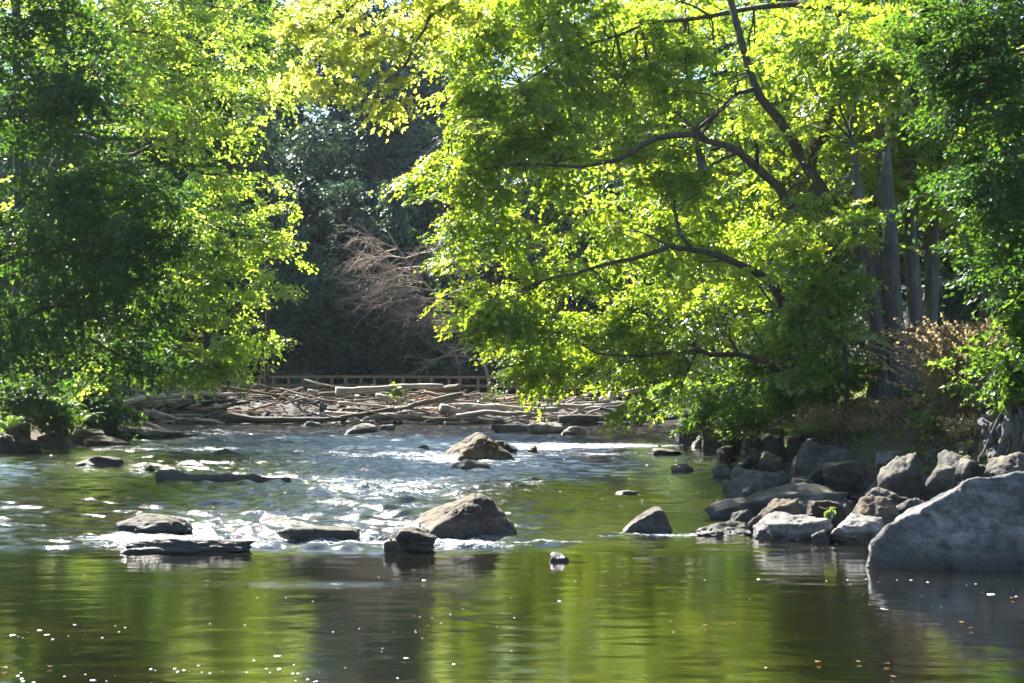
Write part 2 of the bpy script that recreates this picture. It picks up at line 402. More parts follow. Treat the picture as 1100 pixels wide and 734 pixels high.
def terrain_z(x, y):
    x = np.asarray(x, dtype=float); y = np.asarray(y, dtype=float)
    er = x - np.interp(y, RY, RX); el = np.interp(y, LY, LX) - x
    fr = np.clip((y - 22) / 16, 0.4, 1.0)
    zr = np.where(er > 0, np.minimum(0.62 * er, 2.2 + 0.06 * er) * fr, np.maximum(0.5 * er, -0.8))
    zl = np.where(el > 0, np.minimum(0.42 * el, 0.9 + 0.05 * el), np.maximum(0.5 * el, -0.8))
    z = np.where(er > -2, zr, np.where(el > -2, zl, -0.8))
    hill = np.clip(y - 97, 0, 120) * 0.2
    z = np.where(y > 97, np.maximum(z * 0 + hill - 0.8 * np.clip(1 - (y - 97) / 6, 0, 1), np.minimum(z, hill + 2)), z)
    return z


gx = np.concatenate([np.linspace(-250, -42, 22), np.linspace(-40, 34, 186), np.linspace(36, 250, 22)])
gy = np.concatenate([np.linspace(-40, 8, 8), np.linspace(10, 112, 256), np.linspace(115, 250, 24)])
GX, GY = np.meshgrid(gx, gy)
q = np.stack([GX.ravel(), GY.ravel(), np.zeros(GX.size)], 1)
GZ = terrain_z(q[:, 0], q[:, 1])
GZ = GZ + fbm(q * 0.45, 4, 5) * np.where(GZ > 0.05, 0.16, 0.06) - 0.06
q[:, 2] = GZ
nx, ny = len(gx), len(gy)
ii = (np.arange(ny - 1)[:, None] * nx + np.arange(nx - 1)[None, :]).ravel()
Qg = np.stack([ii, ii + 1, ii + nx + 1, ii + nx], 1)
tag(link('ground', np_mesh('ground', q, [Qg]), M['ground']), kind='structure')

# ------------------------------------------------------------------ water
NR, NCW = 980, 660
wy = np.concatenate([[-40, -10, 0, 4, 7], 9.0 * (97 / 9.0) ** (np.arange(NR) / (NR - 1.0))])
t = np.linspace(-1, 1, NCW)
half = np.maximum(wy, 9) * 0.40 + 3.0
WX = t[None, :] * half[:, None]; WX[:, 0] -= 14; WX[:, -1] += 14
WY = np.repeat(wy[:, None], NCW, 1)
wq = np.stack([WX.ravel(), WY.ravel()], 1)


def blob(x, y, cx, cy, rx, ry):
    return np.exp(-(((x - cx) / rx) ** 2 + ((y - cy) / ry) ** 2))


def water_masks(x, y):
    edge = 23.2 + 0.25 * np.sin(x * 1.3) + 0.06 * (x + 2)           # lip of the riffle above the calm pool
    up = 1 / (1 + np.exp(-(y - edge) / 0.22))
    far = 1 / (1 + np.exp((y - 74) / 3.0))
    u = x / np.maximum(y, 1.0)                                                       # the riffle follows the tongue of the current
    side = 1 / (1 + np.exp((u - 0.018 - 0.0006 * (y - 25)) / 0.025))
    lefts = 1 / (1 + np.exp((-0.255 - 0.06 * np.clip((y - 40) / 15, -0.3, 1.5) - u) / 0.02))
    rap = up * (0.2 + 0.8 * side * (0.3 + 0.7 * lefts))
    chop = 0.02 + rap
    streaks = blob(x, y, -2.6, 19.6, 1.6, 0.35) * .5 + blob(x, y, 1.4, 18.0, 2.0, 0.4) * .0
    chop = chop + streaks
    foam_glint = 0.0 * x
    for cx, cy, rx, ry, a in ((-5.6, 23.9, 1.5, .7, .7), (-6.3, 24.7, 1.0, .4, .9), (-2.3, 24.2, 2.0, .55, .6), (-.9, 23.9, .9, .4, .7), (.6, 24.1, 1.6, .22, .5), (1.2, 23.3, 1.1, .16, .6),
                              (2.6, 25.2, 1.3, .35, .7), (-3.2, 36, 3.2, 4.5, .42), (-4, 46, 5, 5, .5), (-3.5, 56, 4.5, 5, .85), (1.0, 55, 3.0, 2.2, .8), (4.5, 56, 2.5, 2.0, .6), (-1.3, 47, 1.0, 1.6, .8),
                              (-11, 53, 3.2, 2.2, .6), (-10, 40, 2.0, .8, .5), (0.6, 37, .6, 2.0, .3), (-7.5, 62, 5, 3, .6), (3.2, 50, 2.5, 1.6, .45)):
        foam_glint = foam_glint + a * blob(x, y, cx, cy, rx, ry)
    foam_glint = np.clip(foam_glint + 0.20 * rap, 0, 1.1) * far * (0.15 + 0.85 * up)  # riffle-wide share stands in for sky glitter on the ripples
    return chop * (0.5 + 0.5 * far), foam_glint, rap


chop, foam_glint, rap = water_masks(wq[:, 0], wq[:, 1])
wz = np.zeros(len(wq))
for k in range(90):
    lam = 0.27 * (1.1 / 0.27) ** rng.random()
    th = rng.normal(math.pi / 2, 0.5)
    kx, ky = math.cos(th) * 2 * math.pi / lam, math.sin(th) * 2 * math.pi / lam
    ph = rng.random() * 6.283
    cell = 0.5 + 0.5 * np.sin(wq[:, 0] * rng.uniform(.3, 1.2) + wq[:, 1] * rng.uniform(.2, .8) + rng.random() * 6.28)
    res = np.clip((lam - 0.006 * wq[:, 1]) / lam, 0, 1)
    wz += np.sin(kx * wq[:, 0] + ky * wq[:, 1] + ph) * lam * 0.0145 * (0.018 + rap) * cell * res * 1.5
wz += 0.025 * (rap) * fbm(np.stack([wq[:, 0] * .8, wq[:, 1] * .5, 0 * wz], 1), 3, 9)
wz -= 0.05 * (1 - 1 / (1 + np.exp(-(wq[:, 1] - 23.3) / 0.3)))
nyw = len(wy)
ii = (np.arange(nyw - 1)[:, None] * NCW + np.arange(NCW - 1)[None, :]).ravel()
Qw = np.stack([ii, ii + 1, ii + NCW + 1, ii + NCW], 1)
tag(link('water', np_mesh('water', np.column_stack([wq, wz]), [Qw], True, {'chop': chop, 'foam_glint': foam_glint}), M['water']), kind='structure')


# ------------------------------------------------------------------ rocks
def ico(sub):
    bm = bmesh.new(); bmesh.ops.create_icosphere(bm, subdivisions=sub, radius=1.0)
    V = np.array([v.co[:] for v in bm.verts]); T = np.array([[v.index for v in f.verts] for f in bm.faces]); bm.free()
    return nrm(V), T


ICO = {4: ico(4), 5: ico(5), 6: ico(6)}


def rock_shape(seed, sub=4, facets=11, sharp=12.0, rough=0.09, tilt=0.0, planes=()):
    r = np.random.default_rng(seed); sharp = sharp * 1.8
    D, T = ICO[sub]
    n = nrm(r.normal(size=(facets, 3)) * np.array([1, 1, 0.9])); h = r.uniform(0.62, 1.0, facets)
    n = np.concatenate([n, np.eye(3), -np.eye(3)]); h = np.concatenate([h, np.full(6, 0.98)])
    if len(planes):
        n = np.concatenate([n[facets:], nrm(np.array([q[:3] for q in planes], dtype=float))]); h = np.concatenate([h[facets:], [q[3] for q in planes]])
    k = np.maximum(D @ n.T, 0) / h[None, :]
    R = (k ** sharp).sum(1) ** (-1.0 / sharp)
    V = D * R[:, None]
    f = fbm(V * 1.6 + seed * 3.1, 3, seed) * rough * 1.5 + fbm(V * 5.5 + seed, 4, seed + 9, 0.6) * rough * 0.6
    cr = np.abs(fbm(V * 2.3 + seed * 1.7, 3, seed + 31)); f -= rough * 0.55 * np.exp(-(cr / 0.05) ** 2)
    V = V * (1 + f)[:, None]
    a = r.normal(0, tilt); b = r.uniform(0, 6.28); ca, sa = math.cos(a), math.sin(a)
    V = np.stack([V[:, 0] * ca - V[:, 2] * sa, V[:, 1], V[:, 0] * sa + V[:, 2] * ca], 1)
    return V, T


def rock(name, label, x0, x1, yt, yb, mat, seed, d=None, depth=0.8, sink=0.8, peak=None, sub=4, sharp=12.0, rough=0.09, group=None, facets=11, rot=0.0, profile=None, cat='rock', planes=()):
    """a rock whose visible outline spans photo pixels x0..x1, yt..yb; d = distance (from the waterline when None)"""
    if d is None: d = F * HC / (yb - HY)
    V, T = rock_shape(seed, sub, facets, sharp, rough, 0.35 if profile is None and x1 - x0 < 130 else 0.0, planes)
    w = (x1 - x0) / F * d; h = (yb - yt) / F * d
    lo, hi = V.min(0), V.max(0); V = (V - lo) / (hi - lo)          # 0..1 box
    if profile is not None:                                        # ridge height along the width
        px = np.array([a for a, b in profile]); pz = np.array([b for a, b in profile])
        top = np.interp(V[:, 0], px, pz)
        V[:, 2] = V[:, 2] ** 0.7 * (sink + top) / (1 + sink)
        tot = h * (1 + sink)
    else:
        if peak is not None:
            V[:, 0] = V[:, 0] + (peak - 0.5) * 0.8 * (V[:, 2] - 0.45)
            V[:, 0] = (V[:, 0] - V[:, 0].min()) / (V[:, 0].max() - V[:, 0].min())
        tot = h * (1 + sink)
    dy = depth * w
    X = (V[:, 0] - 0.5) * w; Y = (V[:, 1] - 0.5) * dy; Z = V[:, 2] * tot - h * sink
    c, s = math.cos(rot), math.sin(rot)
    V = np.stack([X, Y, Z], 1)
    base = P((x0 + x1) / 2, yb, d) + np.array([0, 0.35 * dy, 0])
    V[:, 2] += 0.0
    me = np_mesh(name, V, [T], True)
    o = link(name, me, M[mat], None, base)
    return tag(o, label, cat, group)


def boulder(name, label, outline, yb, mat, seed, front=.45, back=.5, slope=.12, lean=-.1, rough=.05, sharp=34, d=None, group=None, sub=6, extra=(), away=0.0):
    """a rock with flat faces: the outline's edges (photo pixels, left to right) become faces seen edge-on, closed by front and back faces"""
    if d is None: d = F * HC / (yb - HY)
    k = d / F; pts = np.array(outline, dtype=float); w = (pts[:, 0].max() - pts[:, 0].min()) * k
    cx = pts[:, 0].mean(); cx = (pts[0, 0] + pts[-1, 0]) / 2; cz = yb - (yb - pts[:, 1].min()) * .3
    q = np.stack([(pts[:, 0] - cx) * k, (cz - pts[:, 1]) * k], 1)
    n, h = [], []
    rr = np.random.default_rng(seed)
    for a, b in zip(q[:-1], q[1:]):
        e = b - a; nn = np.array([-e[1], e[0]]); nn /= np.linalg.norm(nn); hh = nn @ a
        yy = rr.normal(0, .18) if not away else rr.normal(away, .06); m = math.sqrt(1 + yy * yy); n.append([nn[0] / m, yy / m, nn[1] / m]); h.append((hh - (away * front * w * .9 if away else 0)) / m)
    for nv, hh in (((lean, -1, slope), front * w), ((-lean + .5, -.8, slope), front * w * 1.25), ((lean, 1, .3), back * w), ((-.6, .7, .3), back * w * 1.1), ((0, 0, -1), .9 * w * .5), *extra):
        nv = np.array(nv, dtype=float); n.append(nv / np.linalg.norm(nv)); h.append(hh)
    n = np.array(n); h = np.maximum(np.array(h), .05)
    D, T = ICO[sub]
    R = ((np.maximum(D @ n.T, 0) / h[None]) ** sharp).sum(1) ** (-1.0 / sharp)
    V = D * R[:, None]; s = 1.0 / max(w * .4, .3)
    f = fbm(V * 1.5 * s + seed, 4, seed) * rough * 1.2 + fbm(V * 6 * s, 4, seed + 5, .6) * rough * .55
    cr = np.abs(fbm(V * 1.7 * s + seed * 2.2, 3, seed + 31)); f -= rough * .9 * np.exp(-(cr / .035) ** 2)
    V = V * (1 + f)[:, None]
    o = link(name, np_mesh(name, V, [T]), M[mat], None, P(cx, cz, d) + np.array([0, front * w * .8, 0]))
    return tag(o, label, 'boulder', group)


G_R = 'rocks standing in the riffle'; G_B = 'rocks heaped along the bank below the trees'
boulder('boulder', 'huge blue-grey flat-faced boulder standing in the water below the bank rocks', [(931, 615), (935, 583), (973, 549), (1010, 526), (1046, 510), (1100, 503), (1160, 510), (1205, 545), (1216, 615)], 607, 'rock_blue', 21, front=.2, back=.22, slope=.1, lean=-.1, rough=.065, sharp=70, away=.3)
boulder('boulder', 'big brown humped boulder in midstream with a sunlit sloping shoulder', [(426, 582), (446, 563), (470, 550), (491, 538), (506, 533), (523, 537), (537, 551), (551, 582)], 576, 'rock_brown', 5, front=.34, back=.4, slope=.3, lean=.25, rough=.10, sharp=12, group=G_R, extra=(((-.5, -.6, .75), 1.0),))
rock('boulder', 'low black wet boulder just in front of the big brown midstream hump', 402, 470, 567, 590, 'rock_dark', 8, depth=0.7, sub=5, rough=0.12, peak=.65, group=G_R)
rock('stone', 'small brown stone lodged against the low black wet boulder', 411, 436, 580, 591, 'rock_brown', 12, depth=0.6, group=G_R, cat='stone')
boulder('boulder', 'golden brown pointed boulder far upstream below the log jam', [(466, 498), (482, 486), (498, 473), (508, 466), (519, 467), (534, 478), (549, 490), (556, 498)], 495, 'rock_brown', 15, front=.34, back=.4, slope=.35, lean=.2, rough=.10, sharp=12, group=G_R)
rock('stone', 'dark stone tucked behind the golden brown pointed boulder', 528, 556, 473, 489, 'rock_dark', 18, d=50, group=G_R, cat='stone')
boulder('boulder', 'dark blocky boulder alone in the stream with a flat slanting top', [(661, 576), (680, 562), (691, 550), (698, 547), (713, 548), (719, 558), (725, 576)], 572, 'rock_grey', 24, front=.38, back=.4, slope=.2, lean=.15, rough=.06, sharp=26, group=G_R)
rock('boulder', 'dark mossy dome-shaped rock at the edge of the white water', 120, 205, 554, 574, 'rock_dark', 30, depth=0.5, sub=5, peak=.62, sharp=5, rough=.1, group=G_R)
rock('slab', 'long flat wet slab barely above the lip of the calm pool', 128, 273, 579, 592, 'rock_dark', 33, depth=0.22, sub=5, rough=0.10, sharp=5, group=G_R, cat='rock')
rock('boulder', 'grey-brown low rock beside the long flat wet slab', 268, 346, 556, 570, 'rock_grey', 37, depth=0.4, peak=.25, sharp=5, rough=.1, group=G_R)
rock('boulder', 'smooth black whale-backed rock between two midstream rocks', 297, 386, 566, 581, 'rock_dark', 40, depth=0.35, peak=.7, rough=0.08, sharp=4, group=G_R)
rock('stone', 'dark pair-lobed rock lying off the bank ledge in quiet water', 79, 131, 490, 502, 'rock_dark', 44, depth=0.6, group=G_R, cat='stone')
rock('stone', 'little brown stone beside the pair-lobed rock off the ledge', 146, 166, 499, 506, 'rock_brown', 47, group=G_R, cat='stone')
rock('stone', 'small dark stone upstream of the half-sunk log', 225, 254, 482, 489, 'rock_dark', 51, group=G_R, cat='stone')
rock('stone', 'tiny dark stone just downstream of the dark mossy dome-shaped rock', 210, 235, 566, 572, 'rock_dark', 53, group=G_R, cat='stone')
rock('stone', 'tiny dark stone cut off by the picture edge at the riffle lip', -4, 13, 555, 561, 'rock_dark', 55, group=G_R, cat='stone')
rock('stone', 'tiny dark stone between the whale-backed rock and the brown hump', 392, 410, 567, 572, 'rock_dark', 57, group=G_R, cat='stone')
rock('stone', 'small brown knob near the far pointed boulder', 567, 578, 478, 486, 'rock_brown', 59, group=G_R, cat='stone')
rock('stone', 'pale flat stone in the green water near the bank', 721, 749, 498, 507, 'rock_pale', 61, group=G_R, cat='stone')
rock('stone', 'bright pale stone touching the dark rocks at the bank', 765, 792, 499, 513, 'rock_pale', 63, group=G_R, cat='stone')
rock('stone', 'dark stone hardly breaking the green water in midstream', 661, 686, 527, 532, 'rock_dark', 65, group=G_R, cat='stone')
rock('stone', 'little dark brown stone in the pool below the riffle lip', 590, 612, 594, 600, 'rock_brown', 68, sink=1.6, sharp=5, group=G_R, cat='stone')
rock('stone', 'white sunlit stone in front of the log jam below the sapling', 369, 406, 455, 466, 'rock_pale', 70, group=G_R, cat='stone')
rock('stone', 'smaller pale stone in front of the log jam below the blue scrap', 318, 347, 452, 459, 'rock_pale', 72, group=G_R, cat='stone')
rock('stone', 'small pale stone beside the white sunlit one at the jam', 408, 424, 456, 463, 'rock_pale', 73, group=G_R, cat='stone')
rock('slab', 'long pale low slab lying upstream of the pointed boulder', 528, 580, 455, 464, 'rock_pale', 75, depth=0.5, group=G_R, cat='rock')
rock('slab', 'pale humped slab, middle of three before the jam', 566, 606, 454, 466, 'rock_pale', 77, depth=0.5, group=G_R, cat='rock')
rock('slab', 'thin pale slab nearest the bank of three before the jam', 602, 632, 458, 467, 'rock_pale', 79, depth=0.5, group=G_R, cat='rock')
rock('slab', 'whitish wave-washed slab just below the pointed boulder', 478, 530, 494, 504, 'rock_pale', 81, depth=0.5, group=G_R, cat='rock')
rock('stone', 'small dark stone amid white water above the whale-backed rock', 448, 462, 478, 484, 'rock_dark', 83, group=G_R, cat='stone')
rock('stone', 'reddish flat stones awash near the dark bank root', 700, 735, 482, 489, 'rock_brown', 85, group=G_R, cat='stone')

BANK = [  # label, x0, x1, yt, yb, d, material, peak
    ('grey-white rounded rock at the waterline touching the huge boulder', 884, 958, 554, 585, 24.0, 'rock_pale', .45),
    ('brown mossy-topped dome rock behind the grey-white waterline rocks', 908, 974, 533, 566, 25.6, 'rock_brown', .5),
    ('small brown tent-shaped rock between the long slab and the dome rock', 867, 912, 537, 562, 25.8, 'rock_brown', .35),
    ('pale speckled low rock, longest at the waterline', 810, 896, 553, 582, 24.4, 'rock_pale', .55),
    ('brown pointed rock with a sunlit slope and shaded face at the waterline', 802, 863, 536, 573, 25.2, 'rock_brown', .55),
    ('long smooth slab with a pale washed end reaching into the water', 762, 920, 521, 560, 27.5, 'rock_grey', .55),
    ('flat dark shelf rock poking out into the green water', 748, 817, 561, 577, 25.0, 'rock_dark', .5),
    ('dark wedge rock just above the long smooth slab', 785, 850, 503, 530, 32.5, 'rock_dark', .35),
    ('dark upright little rock standing next to the bright pale stone', 788, 812, 490, 512, 37.0, 'rock_dark', .5),
    ('big dark rock with a long moss-gold sloping top', 843, 922, 475, 520, 35.0, 'rock_dark', .72),
    ('round dark rock under the moss-gold sloping one', 864, 900, 498, 522, 33.5, 'rock_dark', .5),
    ('broad grey rounded rock carrying one orange leaf', 884, 964, 495, 524, 33.0, 'rock_grey', .45),
    ('blue-grey blocky rock higher up behind the broad rounded one', 918, 974, 470, 498, 36.0, 'rock_grey', .5),
    ('large dark triangular rock leaning behind the huge boulder', 944, 1012, 486, 545, 29.0, 'rock_dark', .6),
    ('small pale loaf-shaped rock under the fern', 942, 978, 484, 498, 34.0, 'rock_pale', .5),
    ('mossy pointed rock with a grassy flank on the bank top', 933, 964, 452, 475, 38.5, 'rock_grey', .6),
    ('flat-topped rock below the dry shrub', 973, 1004, 470, 488, 36.0, 'rock_grey', .4),
    ('round dull rock below the yellow-green sprigs', 996, 1023, 480, 504, 33.0, 'rock_grey', .5),
    ('wide cracked grey rock above the huge boulder', 1008, 1070, 485, 519, 30.0, 'rock_grey', .5),
    ('grey rock squeezed under the gnarled stump', 1062, 1118, 487, 512, 29.0, 'rock_grey', .5),
    ('dark layered rock beneath the yellow fern', 846, 884, 459, 482, 38.5, 'rock_dark', .5),
    ('small grey rock on the bank top beside the dry grass', 876, 896, 456, 468, 40.0, 'rock_grey', .4),
    ('mossy flat rock on the bank top below the dry grass', 894, 934, 462, 478, 38.5, 'rock_grey', .5),
    ('yellow-mossed rock wedged left of the sloping-topped one', 815, 843, 486, 510, 36.0, 'rock_brown', .5),
    ('dark rock behind the yellow-mossed one', 822, 850, 470, 488, 39.0, 'rock_dark', .4),
    ('dark rock farther back beside the green shrub', 797, 842, 464, 489, 44.0, 'rock_dark', .5),
    ('dark shoreline rock under the overhanging green shrub', 775, 804, 461, 486, 48.0, 'rock_dark', .5),
    ('black shoreline rock beside the big dark root', 754, 780, 457, 482, 52.0, 'rock_dark', .5),
    ('big black leaning rock where the maple leaves touch the water', 724, 776, 438, 477, 57.0, 'rock_dark', .7),
    ('brown rock in shadow beside the mossy bank-top rocks', 905, 925, 474, 486, 36.5, 'rock_brown', .5),
    ('small dark rock filling the gap beside the loaf-shaped rock', 960, 986, 492, 510, 32.0, 'rock_dark', .5),
    ('dark rock in the shade between the triangular and cracked rocks', 996, 1030, 500, 524, 28.5, 'rock_dark', .5),
    ('white bleached stone peeping out between the tent-shaped and dome rocks', 900, 920, 541, 556, 26.4, 'rock_pale', .5),
    ('thin dark rock at the foot of the round dark one', 845, 872, 512, 526, 32.0, 'rock_dark', .5),
    ('flat grey shore rock at the foot of the cracked rocks', 960, 1000, 535, 560, 26.0, 'rock_grey', .5),
]
BANK += [
    ('dark chunk wedged under the foot of the moss-gold sloping rock', 826, 858, 506, 524, 34.0, 'rock_dark', .5), ('small dark cobble on top of the long smooth slab', 852, 876, 514, 528, 31.0, 'rock_grey', .5),
    ('dark cobble between the broad rounded rock and the triangular one', 930, 958, 512, 532, 31.5, 'rock_dark', .5), ('flat dark stone on the bank behind the blue-grey blocky rock', 968, 992, 478, 492, 36.5, 'rock_dark', .5),
    ('brown cobble under the flat-topped rock', 980, 1004, 486, 500, 34.5, 'rock_brown', .5), ('dark stone behind the cracked rock by the stump', 1030, 1064, 474, 492, 32.5, 'rock_dark', .5),
    ('low dark stone at the trunk foot beside the dry grass', 950, 976, 458, 470, 39.5, 'rock_dark', .5), ('mossy stone half buried under the yellow fern', 862, 884, 470, 482, 38.0, 'rock_grey', .5),
    ('black stone in the water under the dark wedge rock', 776, 796, 516, 526, 34.5, 'rock_dark', .5), ('dark stone behind the upright one by the water', 800, 826, 482, 498, 39.5, 'rock_dark', .5),
    ('small black stone at the water below the green shrub', 770, 790, 478, 490, 46.0, 'rock_dark', .5), ('black stone beside the roots where the shrub meets water', 742, 762, 468, 480, 54.0, 'rock_dark', .5),
    ('dark rock filling the slope above the moss-gold sloping one', 896, 926, 478, 494, 36.4, 'rock_dark', .5), ('grey cobble resting against the loaf-shaped rock', 972, 990, 496, 508, 33.0, 'rock_grey', .5),
    ('dark wet stone between the flat shelf rock and the pointed one', 786, 812, 548, 564, 26.6, 'rock_dark', .5), ('small dark stone at the waterline before the grey-white rock', 872, 892, 570, 584, 24.0, 'rock_dark', .5),
    ('long dark stone behind the dome rock', 930, 976, 524, 540, 28.5, 'rock_dark', .5), ('shadowed stone high on the bank beside the seedling sprigs', 1014, 1040, 466, 482, 34.0, 'rock_dark', .5),
]
for k, (lab, x0, x1, yt, yb, d, mt, pk) in enumerate(BANK):
    if mt == 'rock_dark' and d < 37 and k % 2: mt = 'rock_grey'
    rock('rock', lab, x0, x1, yt, yb, mt, 101 + k * 3, d=d, depth=0.85 if x1 - x0 < 100 else 0.5, sink=0.75, peak=pk, sub=5 if x1 - x0 > 40 else 4, sharp=14 if k % 3 else 22, rough=0.10, group=G_B)
LEDGE = [
    ('black bank rock under the ferns at the picture edge', -8, 42, 466, 487, 51, 'rock_dark'),
    ('grey-topped bank rock beside the black one under the ferns', 34, 78, 462, 483, 54, 'rock_grey'),
    ('dark ledge rock in the middle of the shaded shore', 70, 114, 461, 480, 56, 'rock_dark'),
    ('pointed grey rock standing on the shaded shore ledge', 56, 74, 457, 474, 57, 'rock_grey'),
    ('long low black shore rock under the fern bank', 98, 142, 459, 476, 59, 'rock_dark'),
    ('flat dark rock where the shore ledge runs into the water', 130, 176, 460, 474, 61, 'rock_dark'),
    ('outermost flat tip of the shaded shore ledge', 160, 208, 463, 472, 62, 'rock_grey'),
    ('brown flat stone in front of the shaded ledge', 86, 136, 468, 479, 55.5, 'rock_brown'),
]
for k, (lab, x0, x1, yt, yb, d, mt) in enumerate(LEDGE):
    rock('rock', lab, x0, x1, yt, yb, mt, 301 + k * 5, d=d, depth=0.8, sink=0.6, sub=4, rough=0.09, group='rocks along the shaded far shore')


# ------------------------------------------------------------------ leaves
TPL4 = np.array([[0, 0, 0], [-.34, .45, .06], [0, 1, 0], [.34, .45, .06]]); TRI4 = np.array([[0, 2, 1], [0, 3, 2]])
TPL6 = np.array([[0, 0, 0], [-.52, .34, .08], [-.2, .55, .02], [0, 1, -.06], [.2, .55, .02], [.52, .34, .08]]); TRI6 = np.array([[0, 2, 1], [0, 3, 2], [0, 4, 3], [0, 5, 4]])


def place_leaves(G, p, axis, normal, L, tint, lobed=False, wid=1.0):
    tpl, tri = (TPL6, TRI6) if lobed else (TPL4, TRI4)
    tpl = tpl * np.array([wid, 1, wid])
    axis = nrm(axis); side = nrm(np.cross(axis, normal)); normal = np.cross(side, axis)
    V = p[:, None, :] + L[:, None, None] * (tpl[None, :, 0:1] * side[:, None] + tpl[None, :, 1:2] * axis[:, None] + tpl[None, :, 2:3] * normal[:, None])
    n, k = len(p), len(tpl)
    T = (np.arange(n) * k)[:, None, None] + tri[None]
    G.add(V.reshape(-1, 3), tris=T.reshape(-1, 3), a=np.repeat(tint, k))


def sprays(G, c, out_dir, R, K, Mn, L, droop, r, lobed=False, spread=60, tilt=0.4):
    """flat leafy sprays at centres c, each K twigs of Mn leaves"""
    n = len(c)
    o = nrm(out_dir); z = np.array([0, 0, 1.0])
    side = nrm(np.cross(o, z) + 1e-6)
    sn = nrm(np.cross(side, o))
    roll = r.normal(0, 0.35, n)[:, None]
    side2 = side * np.cos(roll) + sn * np.sin(roll); sn2 = np.cross(side2, o)
    R = R * r.uniform(0.65, 1.3, n)
    al = np.radians(np.linspace(-spread, spread, K))[None, :] + r.normal(0, 0.13, (n, K))
    tt = (np.arange(Mn)[None, None, :] + r.uniform(0.2, 1.0, (n, K, Mn))) / Mn
    tw_len = R[:, None] * (0.55 + 0.45 * np.cos(al)) * r.uniform(0.8, 1.2, (n, K))
    dirv = np.cos(al)[..., None] * o[:, None] + np.sin(al)[..., None] * side2[:, None]
    p = (c - 0.45 * R[:, None] * o)[:, None, None, :] + dirv[:, :, None, :] * (tt * tw_len[..., None])[..., None]
    p[..., 2] -= droop * R[:, None, None] * tt ** 2
    p += r.normal(0, 0.035, p.shape) * R[:, None, None, None]
    sgn = np.where(np.arange(Mn) % 2 == 0, 1, -1)[None, None, :]
    be = al[..., None] + sgn * np.radians(r.uniform(15, 65, (n, K, Mn)))
    ax = np.cos(be)[..., None] * o[:, None, None] + np.sin(be)[..., None] * side2[:, None, None]
    ax[..., 2] -= r.uniform(0.0, 0.7, ax.shape[:-1])
    nm = sn2[:, None, None, :] + r.normal(0, tilt, p.shape)
    LL = L * r.uniform(0.45, 1.45, (n, K, Mn))
    st = r.uniform(0, 1, n)
    ti = np.clip(0.45 * st[:, None, None] + 0.55 * r.uniform(0, 1, (n, K, Mn)), 0, 1)
    place_leaves(G, p.reshape(-1, 3), ax.reshape(-1, 3), nm.reshape(-1, 3), LL.ravel(), ti.ravel(), lobed)


def in_lobes(lobes, n, r, shell=0.42):
    """n points inside ellipsoid lobes [(centre, radii, weight)]"""
    w = np.array([l[2] for l in lobes], dtype=float); k = r.choice(len(lobes), n, p=w / w.sum())
    C = np.array([l[0] for l in lobes]); Rr = np.array([l[1] for l in lobes])
    d = nrm(r.normal(size=(n, 3))); u = r.random(n) ** shell
    return C[k] + d * u[:, None] * Rr[k], C[k]


def nearest(a, b):
    out = np.empty(len(a), dtype=int)
    for i in range(0, len(a), 400):
        out[i:i + 400] = ((a[i:i + 400, None, :] - b[None]) ** 2).sum(-1).argmin(1)
    return out


